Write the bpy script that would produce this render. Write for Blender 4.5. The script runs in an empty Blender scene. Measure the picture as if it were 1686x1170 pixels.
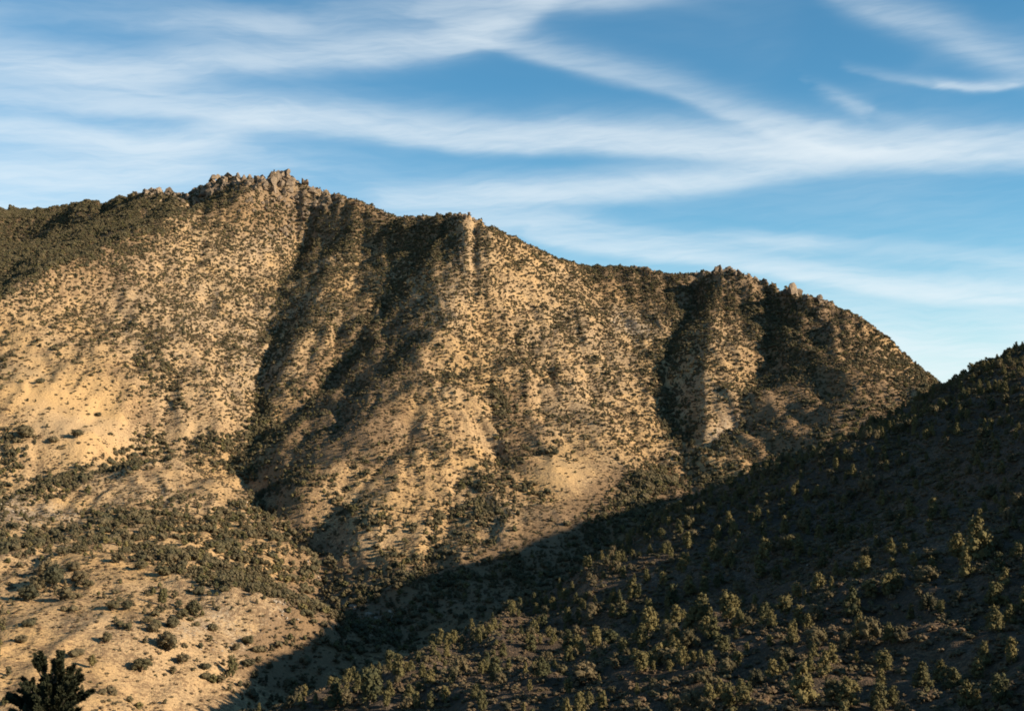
import bpy, math, random
import numpy as np
from mathutils import Vector

random.seed(7)
rng = np.random.default_rng(11)
SC = bpy.context.scene
COL = SC.collection

# ------------------------------------------------------------------ camera
W0, H0, F0 = 1686.0, 1170.0, 2100.0            # photograph frame and focal length in its pixels
PITCH = math.atan(115.0 / F0)
cam_d = bpy.data.cameras.new('camera')
cam = bpy.data.objects.new('camera', cam_d)
COL.objects.link(cam)
cam_d.sensor_width = 36.0
cam_d.lens = 36.0 * F0 / W0
cam_d.clip_start = 0.3
cam_d.clip_end = 60000.0
cam.location = (0, 0, 0)
cam.rotation_euler = (math.pi / 2 + PITCH, 0, 0)
SC.camera = cam
SC.render.resolution_x, SC.render.resolution_y = 1024, 710

CP, SP = math.cos(PITCH), math.sin(PITCH)


def ray(u, v):
    """direction of the line of sight through a point of the frame, scaled to y = 1"""
    a, b = (u - W0 / 2) / F0, (H0 / 2 - v) / F0
    x, y, z = a, CP - b * SP, SP + b * CP
    return x / y, z / y


def at(u, v, d):
    x, z = ray(u, v)
    return (x * d, d, z * d)


def project(x, y, z):
    """where a world point stands in the frame"""
    f = y * CP + z * SP
    f = np.maximum(f, 1e-3)
    up = -y * SP + z * CP
    return W0 / 2 + F0 * x / f, H0 / 2 - F0 * up / f


# ------------------------------------------------------------------ sun, sky, exposure
SUN_EL = math.radians(21.8)
SUN_BACK = math.radians(16.0)                   # how far behind the camera's right hand
SUN = Vector((math.cos(SUN_BACK) * math.cos(SUN_EL), -math.sin(SUN_BACK) * math.cos(SUN_EL), math.sin(SUN_EL)))
sun_d = bpy.data.lights.new('sun', 'SUN')
sun_d.energy = 5.0
sun_d.angle = math.radians(0.5)
sun_d.color = (1.0, 0.86, 0.66)
sun = bpy.data.objects.new('sun', sun_d)
COL.objects.link(sun)
sun.location = (300, -100, 400)
sun.rotation_euler = (-SUN).to_track_quat('-Z', 'Y').to_euler()

SC.view_settings.view_transform = 'Standard'
SC.view_settings.look = 'None'
SC.view_settings.exposure = 1.02
SC.view_settings.gamma = 1.0
SC.view_settings.use_curve_mapping = False
SC.cycles.filter_width = 1.8                    # a little softness, as from a small print


class NT:
    """small helper to write node graphs"""
    def __init__(self, tree):
        self.t = tree
        self.n = tree.nodes
        self.l = tree.links

    def put(self, sock, val):
        if hasattr(val, 'is_output'):
            self.l.new(val, sock)
        else:
            sock.default_value = val

    def node(self, kind, **kw):
        nd = self.n.new(kind)
        for k, v in kw.items():
            setattr(nd, k, v)
        return nd

    def m(self, op, a, b=None, c=None, clamp=False):
        nd = self.n.new('ShaderNodeMath')
        nd.operation = op
        nd.use_clamp = clamp
        self.put(nd.inputs[0], a)
        if b is not None:
            self.put(nd.inputs[1], b)
        if c is not None:
            self.put(nd.inputs[2], c)
        return nd.outputs[0]

    def mix(self, f, a, b):
        nd = self.n.new('ShaderNodeMix')
        nd.data_type = 'RGBA'
        self.put(nd.inputs[0], f)
        for s, v in ((nd.inputs[6], a), (nd.inputs[7], b)):
            if hasattr(v, 'is_output'):
                self.l.new(v, s)
            else:
                s.default_value = (v[0], v[1], v[2], 1)
        return nd.outputs[2]

    def rng(self, v, a, b, c=0.0, d=1.0, smooth=True):
        nd = self.n.new('ShaderNodeMapRange')
        nd.interpolation_type = 'SMOOTHSTEP' if smooth else 'LINEAR'
        self.put(nd.inputs[0], v)
        for i, k in enumerate((a, b, c, d)):
            self.put(nd.inputs[i + 1], k)
        return nd.outputs[0]

    def noise(self, vec, scale, detail=3, rough=0.55, dist=0.0):
        nd = self.n.new('ShaderNodeTexNoise')
        self.put(nd.inputs['Vector'], vec)
        nd.inputs['Scale'].default_value = scale
        nd.inputs['Detail'].default_value = detail
        nd.inputs['Roughness'].default_value = rough
        nd.inputs['Distortion'].default_value = dist
        return nd.outputs[0]

    def xyz(self, x, y, z):
        nd = self.n.new('ShaderNodeCombineXYZ')
        for s, v in zip(nd.inputs, (x, y, z)):
            self.put(s, v)
        return nd.outputs[0]


world = bpy.data.worlds.new('World')
SC.world = world
world.use_nodes = True
wt = NT(world.node_tree)
wt.n.clear()
sky = wt.node('ShaderNodeTexSky', sky_type='NISHITA', sun_disc=False)
sky.sun_elevation = SUN_EL
sky.sun_rotation = math.pi / 2 + SUN_BACK
sky.altitude = 1800
sky.air_density = 1.0
sky.dust_density = 0.6
sky.ozone_density = 1.6
tc = wt.node('ShaderNodeTexCoord')
sep = wt.node('ShaderNodeSeparateXYZ')
wt.l.new(tc.outputs['Generated'], sep.inputs[0])
X, Y, Z = sep.outputs
az = wt.m('ARCTAN2', X, Y)
el = wt.m('ARCSINE', Z)
AZ0, AZ1, EL0, EL1 = -0.45, 0.45, -0.05, 0.45
ta = wt.m('DIVIDE', wt.m('SUBTRACT', az, AZ0), AZ1 - AZ0)       # 0..1 across the view and a little more
te = wt.m('DIVIDE', wt.m('SUBTRACT', el, EL0), EL1 - EL0)


def sky_t(u, v):
    x, z = ray(u, v)
    a = math.atan2(x, 1.0)
    e = math.asin(z / math.sqrt(x * x + 1 + z * z))
    return (a - AZ0) / (AZ1 - AZ0), (e - EL0) / (EL1 - EL0)


PXE = (1 / F0) / (EL1 - EL0)                                     # one photo pixel in te
warp = wt.noise(wt.xyz(wt.m('MULTIPLY', az, 6.0), wt.m('MULTIPLY', el, 14.0), 3.1), 1.0, 4, 0.6)
warp2 = wt.noise(wt.xyz(wt.m('MULTIPLY', az, 20.0), wt.m('MULTIPLY', el, 60.0), 8.1), 1.0, 3, 0.6)
wsum = wt.m('ADD', wt.m('MULTIPLY', wt.m('SUBTRACT', warp, 0.5), 26 * PXE), wt.m('MULTIPLY', wt.m('SUBTRACT', warp2, 0.5), 12 * PXE))
tew = wt.m('ADD', te, wsum)
taw = wt.m('ADD', ta, wt.m('ADD', wt.m('MULTIPLY', wt.m('SUBTRACT', warp, 0.5), 0.13), wt.m('MULTIPLY', wt.m('SUBTRACT', warp2, 0.5), 0.08)))
# fibres of the cirrus, long and thin
slant = wt.m('ADD', wt.m('MULTIPLY', el, 60.0), wt.m('MULTIPLY', az, 7.0))
slant2 = wt.m('ADD', wt.m('MULTIPLY', el, 95.0), wt.m('MULTIPLY', az, -14.0))
fib = wt.noise(wt.xyz(wt.m('MULTIPLY', az, 4.0), wt.m('ADD', slant, wt.m('MULTIPLY', warp, 3.0)), 0.0), 1.0, 5, 0.6, 0.1)
fib2 = wt.noise(wt.xyz(wt.m('MULTIPLY', az, 8.0), wt.m('ADD', slant2, wt.m('MULTIPLY', warp, 4.0)), 5.0), 1.3, 5, 0.62, 0.1)
fib3 = wt.noise(wt.xyz(wt.m('MULTIPLY', az, 16.0), wt.m('ADD', wt.m('MULTIPLY', el, 230.0), wt.m('ADD', wt.m('MULTIPLY', az, -14.0), wt.m('MULTIPLY', warp, 3.0))), 9.0), 1.0, 5, 0.7, 0.0)
fibre = wt.m('ADD', wt.m('ADD', wt.m('MULTIPLY', fib, 0.44), wt.m('MULTIPLY', fib2, 0.34)), wt.m('MULTIPLY', fib3, 0.22))


def band(pts, up, down):
    """one streak of cirrus: pts = (u, v, strength); up/down = softness above and below in px"""
    nd = wt.n.new('ShaderNodeRGBCurve')
    wt.put(nd.inputs['Color'], wt.xyz(ta, taw, ta))
    mp = nd.mapping
    mp.extend = 'HORIZONTAL'
    cs = [mp.curves[0], mp.curves[1]]
    pp = [(*sky_t(u, v), s) for u, v, s in pts]
    for k, cu in enumerate(cs):
        vals = [(t, (e if k == 0 else s)) for t, e, s in pp]
        cu.points[0].location = (min(max(vals[0][0], 0.0), 1), vals[0][1])
        cu.points[1].location = (min(vals[-1][0], 1.0), vals[-1][1])
        for t, y in vals[1:-1]:
            cu.points.new(t, y)
    mp.update()
    s2 = wt.n.new('ShaderNodeSeparateColor')
    wt.l.new(nd.outputs[0], s2.inputs[0])
    dlt = wt.m('SUBTRACT', tew, s2.outputs[0])
    a = wt.m('MAXIMUM', wt.m('DIVIDE', dlt, up * PXE * 0.82), wt.m('DIVIDE', dlt, -down * PXE * 0.82))
    g = wt.m('EXPONENT', wt.m('MULTIPLY', wt.m('MULTIPLY', a, a), -1.0))
    return wt.m('MULTIPLY', g, s2.outputs[1])


BANDS = [
    ([(-60, 150, .5), (0, 162, .5), (150, 176, .6), (300, 183, .75), (430, 198, .9), (560, 210, .95), (700, 226, .95), (850, 240, 1.0), (925, 238, 1.05), (1100, 246, .95), (1250, 248, 1.0), (1330, 250, .9), (1500, 246, .7), (1700, 252, .6)], 46, 17),
    ([(-60, 90, .5), (0, 100, .6), (200, 125, .75), (350, 108, .6), (500, 96, .75), (680, 82, .8), (790, 62, .8), (850, 40, .5), (900, 0, .35), (960, -60, .2)], 42, 26),
    ([(700, 40, 0), (790, 66, .35), (860, 84, .45), (950, 112, .4), (1100, 150, .35), (1200, 190, .45), (1330, 235, .6), (1500, 262, .3), (1700, 275, .2)], 40, 14),
    ([(480, 335, 0), (570, 336, .3), (650, 335, .7), (760, 330, .8), (900, 325, .85), (1050, 312, .9), (1200, 293, .85), (1330, 272, .8), (1500, 262, .45), (1700, 250, .3)], 34, 20),
    ([(850, 380, .3), (930, 400, .7), (1000, 410, .7), (1150, 428, .7), (1300, 452, .85), (1450, 476, 1.05), (1580, 488, 1.1), (1700, 490, .95)], 26, 14),
    ([(-60, 290, .9), (0, 300, .9), (150, 300, .9), (260, 288, .75), (380, 275, .45), (520, 285, .15), (700, 330, .05)], 62, 60),
    ([(-60, 205, .7), (0, 210, .7), (150, 225, .75), (270, 235, .75), (350, 225, .55), (420, 210, .2), (520, 210, .0)], 26, 26),
    ([(1300, 560, 0), (1440, 580, 1.0), (1560, 600, 1.3), (1700, 590, 1.2)], 56, 90),
    ([(1350, 100, 0), (1500, 138, .3), (1560, 146, .75), (1620, 150, .7), (1680, 140, .2), (1720, 130, 0)], 12, 6),
    ([(1330, -40, 0), (1450, 20, .3), (1560, 60, .4), (1640, 95, .35), (1720, 120, .3)], 44, 30),
    ([(1280, 120, 0), (1360, 155, .25), (1420, 180, .4), (1480, 200, .1), (1560, 230, .15)], 16, 14),
    ([(-60, 30, .15), (100, 20, .15), (300, 35, .35), (450, 40, .45), (600, 20, .3), (800, 0, .4), (1000, -10, .5), (1150, -30, .3), (1400, -60, .1)], 30, 26),
    ([(500, 395, .2), (900, 360, .45), (1100, 395, .35), (1280, 400, .5), (1400, 405, .15), (1700, 440, .35)], 20, 22),
]
tot = None
for b in BANDS:
    g = band(*b)
    tot = g if tot is None else wt.m('ADD', tot, g)
# the same kind of thin cirrus everywhere else in the sky
wide = wt.noise(wt.xyz(wt.m('MULTIPLY', az, 2.2), wt.m('MULTIPLY', el, 9.0), 1.0), 1.0, 4, 0.55, 0.6)
tot = wt.m('ADD', tot, wt.rng(wide, 0.42, 0.80, 0.0, 0.12))
mod = wt.rng(fibre, 0.34, 0.64, 0.52, 1.12)
tot = wt.m('ADD', tot, wt.rng(el, 0.17, 0.02, 0.0, 0.75))          # the air whitens towards the skyline, all round
cl = wt.m('MULTIPLY', tot, mod)
cl = wt.m('SUBTRACT', 1.0, wt.m('EXPONENT', wt.m('MULTIPLY', cl, -1.3)))
cl = wt.m('MULTIPLY', cl, wt.rng(el, -0.03, 0.02), clamp=True)
SKY_K = 0.06
tint = wt.n.new('ShaderNodeMix')
tint.data_type = 'RGBA'
tint.blend_type = 'MULTIPLY'
tint.inputs[0].default_value = 1.0
wt.l.new(sky.outputs[0], tint.inputs[6])
tint.inputs[7].default_value = (0.56, 1.12, 1.22, 1)
CLOUD = (0.43 / SKY_K, 0.468 / SKY_K, 0.487 / SKY_K)
final = wt.mix(wt.m('MULTIPLY', cl, 0.92), tint.outputs[2], CLOUD)
bg = wt.node('ShaderNodeBackground')
bg.inputs[1].default_value = SKY_K
wt.l.new(final, bg.inputs[0])
wo = wt.node('ShaderNodeOutputWorld')
wt.l.new(bg.outputs[0], wo.inputs[0])


# ------------------------------------------------------------------ noise in numpy
def _h(ix, iy, s):
    n = (ix.astype(np.int64) * 374761393 + iy.astype(np.int64) * 668265263 + s * 1442695041) & 0xffffffff
    n = ((n ^ (n >> 13)) * 1274126177) & 0xffffffff
    return ((n ^ (n >> 16)) & 0xffffff) / float(0xffffff) * 2 * math.pi


def pn(x, y, s=0):
    ix, iy = np.floor(x), np.floor(y)
    fx, fy = x - ix, y - iy
    ux, uy = fx * fx * fx * (fx * (fx * 6 - 15) + 10), fy * fy * fy * (fy * (fy * 6 - 15) + 10)
    def g(a, b):
        t = _h(ix + a, iy + b, s)
        return np.cos(t) * (fx - a) + np.sin(t) * (fy - b)
    a = g(0, 0) * (1 - ux) + g(1, 0) * ux
    b = g(0, 1) * (1 - ux) + g(1, 1) * ux
    return (a * (1 - uy) + b * uy) * 1.5


def fbm(x, y, s=0, o=4, g=0.5):
    r, a = 0, 1.0
    for k in range(o):
        r = r + a * pn(x * 2 ** k, y * 2 ** k, s + k * 17)
        a *= g
    return r


def ridged(x, y, s=0, o=3):
    r, a = 0, 1.0
    for k in range(o):
        r = r + a * (1 - 2 * np.abs(pn(x * 2 ** k, y * 2 ** k, s + k * 13)))
        a *= 0.5
    return r


# ------------------------------------------------------------------ terrain: ridges, gullies and valley floor
CREST = [(160, 336, 2120), (200, 323, 2050), (250, 312, 1960), (300, 320, 1900), (330, 304, 1880), (370, 290, 1850), (410, 294, 1830),
         (465, 286, 1800), (500, 305, 1780), (560, 322, 1750), (600, 335, 1720), (650, 358, 1710), (700, 357, 1665),
         (762, 352, 1550), (800, 370, 1560), (860, 397, 1600), (920, 427, 1650), (970, 439, 1700), (1050, 440, 1700),
         (1100, 451, 1680), (1145, 451, 1640), (1195, 442, 1600), (1245, 457, 1560), (1305, 481, 1500), (1350, 491, 1450),
         (1420, 523, 1420), (1460, 553, 1380), (1500, 592, 1350), (1550, 632, 1330), (1620, 690, 1300), (1700, 750, 1280)]
FARCREST = [(-700, 400, 2500), (-400, 345, 2600), (-150, 350, 2650), (0, 343, 2600), (60, 345, 2550), (100, 338, 2480), (138, 330, 2400), (160, 336, 2300)]
LSPUR = [(290, 356, 1640), (230, 383, 1530), (120, 426, 1370), (50, 469, 1275), (0, 501, 1215), (-100, 570, 1170), (-260, 660, 1080)]
LGULLY = [(335, 325, 1830), (275, 352, 1735), (210, 380, 1630), (103, 425, 1475), (26, 470, 1365), (-50, 520, 1330), (-220, 620, 1240)]
GA = [(500, 398, 1710), (470, 450, 1590), (445, 540, 1400), (435, 620, 1260), (428, 680, 1160)]
RAB = [(560, 400, 1660), (540, 450, 1540), (512, 520, 1400), (490, 600, 1260), (468, 655, 1180)]
GB = [(722, 392, 1560), (655, 470, 1440), (593, 550, 1322), (540, 620, 1230), (490, 675, 1160), (430, 705, 1120), (385, 750, 1060), (412, 810, 980), (440, 850, 900), (500, 905, 840), (540, 950, 785), (515, 985, 735)]
SC1 = [(763, 350, 1550), (776, 400, 1470), (768, 460, 1395), (745, 525, 1290), (702, 600, 1182), (650, 670, 1072), (590, 740, 990), (510, 785, 940), (455, 820, 900)]
SHLD = [(755, 385, 1530), (712, 462, 1415), (655, 545, 1297), (585, 635, 1190), (522, 695, 1095), (470, 745, 1020)]
GD = [(790, 530, 1330), (800, 600, 1215), (808, 680, 1100), (828, 760, 1000), (885, 815, 920)]
GE = [(1150, 468, 1620), (1135, 520, 1500), (1105, 575, 1390), (1092, 630, 1280), (1110, 690, 1190), (1135, 750, 1090), (1142, 778, 1040)]
SF = [(1195, 441, 1600), (1182, 500, 1480), (1170, 560, 1355), (1160, 620, 1245), (1168, 690, 1140), (1152, 740, 1060)]
GG = [(1292, 492, 1520), (1262, 580, 1340), (1240, 650, 1225), (1215, 705, 1150), (1165, 750, 1080)]
SH = [(1350, 489, 1450), (1374, 540, 1335), (1384, 600, 1225), (1415, 655, 1130), (1460, 705, 1040)]
RS = [(450, 293, 1790), (425, 312, 1735), (396, 334, 1685)]
GS = [(402, 303, 1835), (368, 322, 1800), (345, 338, 1760)]
FOOT1 = [(60, 822, 860), (150, 800, 890), (225, 780, 930), (292, 765, 970), (370, 797, 920), (428, 838, 870), (470, 890, 800)]
GF1 = [(-100, 830, 900), (80, 797, 950), (200, 764, 1020), (300, 738, 1070), (360, 745, 1060)]
GF2 = [(-60, 900, 700), (60, 890, 715), (180, 880, 740), (280, 878, 760), (380, 905, 760), (455, 960, 700), (500, 1000, 660)]
FOOT2 = [(-60, 925, 640), (60, 915, 650), (200, 930, 640), (320, 960, 620), (420, 985, 600), (478, 1010, 605)]
VALLEY = [(1700, 950, 0), (1550, 900, -25), (1400, 860, -45), (1250, 800, -72), (1100, 740, -92), (1000, 700, -100), (900, 650, -108), (800, 600, -113), (700, 560, -118),
          (600, 520, -122), (500, 470, -125), (420, 420, -128), (300, 370, -130), (100, 320, -133), (-300, 260, -140), (-900, 230, -150)]
NEAREDGE = [(1760, 530, 650), (1686, 572, 650), (1550, 640, 640), (1400, 722, 620), (1250, 772, 595), (1100, 842, 550), (1010, 905, 500), (900, 976, 450), (760, 1046, 400), (600, 1110, 350), (440, 1172, 305)]
SINGLE = [  # mountain face
    (0, 640, 1050), (100, 640, 1075), (200, 640, 1120), (0, 720, 980), (150, 722, 1000), (0, 560, 1180), (120, 520, 1290), (250, 450, 1440), (360, 400, 1590), (300, 550, 1270),
    (360, 640, 1160), (310, 690, 1110), (600, 400, 1640), (585, 470, 1500), (665, 410, 1590), (860, 500, 1400), (850, 600, 1200), (900, 700, 1060), (900, 770, 950), (920, 850, 850), (800, 470, 1380),
    (745, 640, 1100), (700, 720, 1010), (650, 800, 900), (600, 880, 820), (700, 860, 840), (700, 940, 750), (640, 965, 725), (820, 900, 790), (1000, 500, 1540), (1000, 600, 1300),
    (1050, 550, 1420), (1000, 700, 1100), (1000, 780, 980), (1080, 770, 1020), (960, 850, 880), (1230, 560, 1330), (1210, 640, 1190), (1190, 700, 1120), (1450, 620, 1180), (1500, 660, 1120), (1600, 760, 1000),
    (560, 760, 930), (540, 850, 850), (120, 700, 1030), (40, 400, 2000), (-100, 450, 1800), (160, 370, 1950), (560, 1040, 690), (640, 1020, 690), (760, 1000, 680), (640, 1090, 600),
    (520, 1090, 575), (450, 1170, 520), (340, 1170, 488), (200, 1170, 440), (100, 1170, 420), (0, 1170, 415), (0, 1050, 505), (150, 1050, 510), (300, 1050, 538), (420, 1060, 570), (-150, 1100, 450),
    (-300, 950, 600), (-300, 800, 850), (-400, 1100, 400), (30, 985, 575), (200, 985, 585), (200, 830, 840), (320, 830, 850), (30, 850, 790),
    # shaded hillside on the right
    (1686, 700, 400), (1686, 800, 325), (1686, 1000, 225), (1686, 1170, 172), (1550, 760, 410), (1550, 900, 300), (1400, 850, 395), (1400, 950, 315), (1400, 1170, 195), (1250, 900, 400), (1250, 1020, 300),
    (1100, 950, 410), (1100, 1050, 300), (1100, 1170, 222), (950, 1050, 350), (950, 1170, 240), (800, 1110, 320), (800, 1170, 258), (620, 1168, 285), (1250, 1170, 208), (1550, 1170, 183)]
XYZ = [  # out of frame: the hillside going on to the right and back to where the camera stands
    (200, 250, 14), (200, 400, 14), (330, 250, 61), (330, 420, 63), (330, 600, 66), (500, 300, 126), (500, 600, 130), (500, 50, 122), (720, 350, 232), (720, 650, 215), (450, 860, 70), (700, 950, 150), (1100, 500, 300), (1100, 1000, 260), (1100, 0, 280), (1100, -600, 300),  # unseen crest heights shaped to cast shade over hillside and valley
    (700, 0, 205), (400, 0, 90), (400, -300, 120), (700, -400, 190), (200, 0, 34), (200, 120, 14), (100, 0, 22), (0, 0, -1.7), (0, -60, 12), (0, -300, 60), (-60, 0, -22), (40, 0, 14), (0, 40, -14.5), (-9, 14, -7.5), (20, 30, -7),  # unseen rise beside the camera, raised to shade the foreground pine
    (0, 80, -29), (0, 120, -41), (60, 90, -24), (-60, 90, -47), (-100, 200, -98), (-150, 0, -68), (-200, 200, -125), (0, 180, -56), (-50, 250, -82), (-400, 0, -130), (-900, 0, -160), (-700, -500, -120), (-300, -400, -20), (0, -900, 150),
    (-1500, 800, 60), (-1500, 1800, 260), (-1500, 3000, 200), (-1500, 0, -150), (1600, 1600, 120), (1600, 2500, 0), (900, 1500, -20), (800, 2200, -80), (0, 2700, -60), (700, 3200, -150), (-800, 3400, 0), (-200, 2300, 60), (450, 2100, -60),
    (0, 4200, -150), (-2500, 3500, -100), (2500, 3500, -150), (2500, 0, 200), (-2500, 0, -150), (0, -2500, 0)]


def dens(pl, step=55):
    out = []
    for a, b in zip(pl[:-1], pl[1:]):
        n = max(1, int(math.dist(a, b) / step))
        for k in range(n):
            t = k / n
            out.append(tuple(a[i] * (1 - t) + b[i] * t for i in range(3)))
    out.append(pl[-1])
    return out


ctrl = []
for pl in (CREST, FARCREST, LSPUR, LGULLY, GA, RAB, GB, SC1, SHLD, RS, GS, GD, GE, SF, GG, SH, FOOT1, GF1, GF2, FOOT2, NEAREDGE):
    ctrl += dens([at(*p) for p in pl], 45)
ctrl += dens([(((u - W0 / 2) / F0) * d, d, z) for u, d, z in VALLEY], 60)
for u, v, d in CREST[::2] + FARCREST[:-2:2]:
    x, y, z = at(u, v, d)
    k = (d + 170) / d
    ctrl.append((x * k, d + 170, z - 75))
    k = (d + 520) / d
    ctrl.append((x * k, d + 520, z * 0.35 - 60))
for u, v, d in NEAREDGE[::2]:
    x, y, z = at(u, v, d)
    k = (d + 70) / d
    ctrl.append((x * k, d + 70, z - 22 if d > 420 else z - 30))
ctrl += [at(*p) for p in SINGLE]
ctrl += XYZ
C = np.array(ctrl, dtype=float)
_, ui = np.unique(np.round(C[:, :2] / 6).astype(int), axis=0, return_index=True)
C = C[np.sort(ui)]
CC = 9.0
D = np.sqrt((C[:, None, 0] - C[None, :, 0]) ** 2 + (C[:, None, 1] - C[None, :, 1]) ** 2 + CC * CC)
n = len(C)
A = np.zeros((n + 3, n + 3))
A[:n, :n] = D - np.eye(n) * 1.5
A[:n, n:] = np.c_[np.ones(n), C[:, :2] / 1000]
A[n:, :n] = A[:n, n:].T
sol = np.linalg.solve(A, np.r_[C[:, 2], 0, 0, 0])


def rbf(x, y):
    out = np.empty(x.size)
    xf, yf = x.ravel().astype(np.float32), y.ravel().astype(np.float32)
    c = C.astype(np.float32)
    w = sol[:n].astype(np.float32)
    for i in range(0, x.size, 20000):
        a, b = xf[i:i + 20000, None], yf[i:i + 20000, None]
        out[i:i + 20000] = np.sqrt((a - c[:, 0]) ** 2 + (b - c[:, 1]) ** 2 + np.float32(CC * CC)) @ w
    out += sol[n] + sol[n + 1] * xf / 1000 + sol[n + 2] * yf / 1000
    return out.reshape(x.shape)


DEG = math.pi / 180
th = np.concatenate([np.linspace(-150, -60, 14, endpoint=False), np.linspace(-60, -26, 34, endpoint=False), np.linspace(-26, 26, 560, endpoint=False), np.linspace(26, 60, 60, endpoint=False), np.linspace(60, 150, 36)]) * DEG
lr = np.concatenate([np.linspace(math.log(0.8), math.log(140), 90, endpoint=False), np.linspace(math.log(140), math.log(2300), 620, endpoint=False), np.linspace(math.log(2300), math.log(4600), 24)])
R = np.exp(lr)
TH, RR = np.meshgrid(th, R)                       # rows = distance, columns = bearing
GX, GY = RR * np.sin(TH), RR * np.cos(TH)


def smooth(a, b, x):
    t = np.clip((x - a) / (b - a), 0, 1)
    return t * t * (3 - 2 * t)


vx = np.array([((u - W0 / 2) / F0) * d for u, d, z in VALLEY])
vy = np.array([d for u, d, z in VALLEY])
o_ = np.argsort(vx)
def valley_y(x):
    return np.interp(x, vx[o_], vy[o_])
def far_side(x, y):
    return smooth(-40, 60, y - valley_y(x))


def relief(x, y):
    fs = far_side(x, y)
    q = fbm(x / 130, y / 130, 5, 3) * 0.25
    # gully-and-rib relief running down the mountain towards the valley
    rib = ridged(x / 62 + q + y / 400, y / 420 + q, 21, 2)
    rib2 = ridged(x / 24 + q * 2 + y / 160, y / 120 + q, 44, 2)
    near = np.sqrt(x * x + y * y)
    calm = 1 - 0.75 * np.exp(-(((x - 52) / 55) ** 2 + ((y - 950) / 90) ** 2))          # the smooth golden apron
    amp = smooth(500, 1100, near)
    far = fs * ((rib - 0.6) * 3.6 * amp + (rib2 - 0.6) * (1.3 + 0.9 * amp) + fbm(x / 70, y / 70, 9, 4) * 4.5 * (0.5 + 0.5 * amp))
    nr = (1 - fs) * smooth(40, 160, near) * (fbm(x / 60 + y / 150, y / 90 - x / 110, 31, 3) * 4.2 + fbm(x / 17, y / 20, 71, 3) * 1.6)
    small = fbm(x / 9, y / 9, 91, 2) * 0.35 * smooth(30, 120, near)
    return far * calm + nr + small


GZ = rbf(GX, GY)


def stroke(u, v, pts, w):
    best = np.full(np.shape(u), 1e9)
    p = [np.array(q, float) for q in pts]
    if len(p) == 1:
        return np.exp(-(((u - p[0][0]) ** 2 + (v - p[0][1]) ** 2) / (w * w)))
    for a, b in zip(p[:-1], p[1:]):
        dx, dy = b - a
        t = np.clip(((u - a[0]) * dx + (v - a[1]) * dy) / (dx * dx + dy * dy), 0, 1)
        best = np.minimum(best, (u - a[0] - t * dx) ** 2 + (v - a[1] - t * dy) ** 2)
    return np.exp(-best / (w * w))




def near_line(pl):
    """ground distance to a gully or ridge line"""
    q = [at(*p)[:2] for p in pl]
    best = np.full(GX.shape, 1e9)
    wx, wy = fbm(GX / 45, GY / 45, 301, 2) * 7, fbm(GX / 45, GY / 45, 302, 2) * 7
    for a_, b_ in zip(q[:-1], q[1:]):
        dx, dy = b_[0] - a_[0], b_[1] - a_[1]
        t_ = np.clip(((GX + wx - a_[0]) * dx + (GY + wy - a_[1]) * dy) / (dx * dx + dy * dy), 0, 1)
        best = np.minimum(best, (GX + wx - a_[0] - t_ * dx) ** 2 + (GY + wy - a_[1] - t_ * dy) ** 2)
    return np.sqrt(best)


# ravines cut sharply into the slope, tributaries joining them
G1 = [(640, 372, 1680), (600, 430, 1590), (572, 500, 1450), (556, 570, 1330), (530, 632, 1225)]
G2 = [(330, 420, 1560), (352, 520, 1370), (372, 610, 1210), (395, 690, 1120)]
G3 = [(930, 470, 1560), (905, 560, 1320), (893, 640, 1160), (890, 690, 1080)]
G4 = [(700, 640, 1090), (640, 740, 960), (560, 830, 860), (520, 890, 830)]
G5 = [(990, 560, 1400), (1030, 660, 1180), (1080, 740, 1060)]
G6 = [(1400, 560, 1260), (1345, 640, 1130), (1270, 720, 1060)]
G7 = [(760, 760, 950), (740, 850, 850), (700, 930, 770)]
G8 = [(180, 470, 1400), (215, 580, 1230), (240, 680, 1110)]
for pl, dep, w_ in ((GA, 7, 15), (GB, 9, 15), (GD, 3.5, 11), (GE, 7, 14), (GG, 7, 14), (G1, 4, 10), (G2, 4, 10), (G3, 5, 11), (G4, 4.5, 10), (G5, 4, 10), (G6, 4, 10), (G7, 4, 9), (G8, 3.5, 10), (GS, 8, 14), (LGULLY, 8, 16), (GF1, 2.5, 8), (GF2, 2, 8),
                    (SH, -5, 14), (SF, -4, 12), (SC1, -4, 14), (RAB, -4, 13), (RS, -7, 12), (LSPUR, -5, 14), (FOOT1, -3, 14), (FOOT2, -2, 12)):
    GZ -= dep * np.exp(-near_line(pl) / w_)
GZ += relief(GX, GY)


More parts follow.
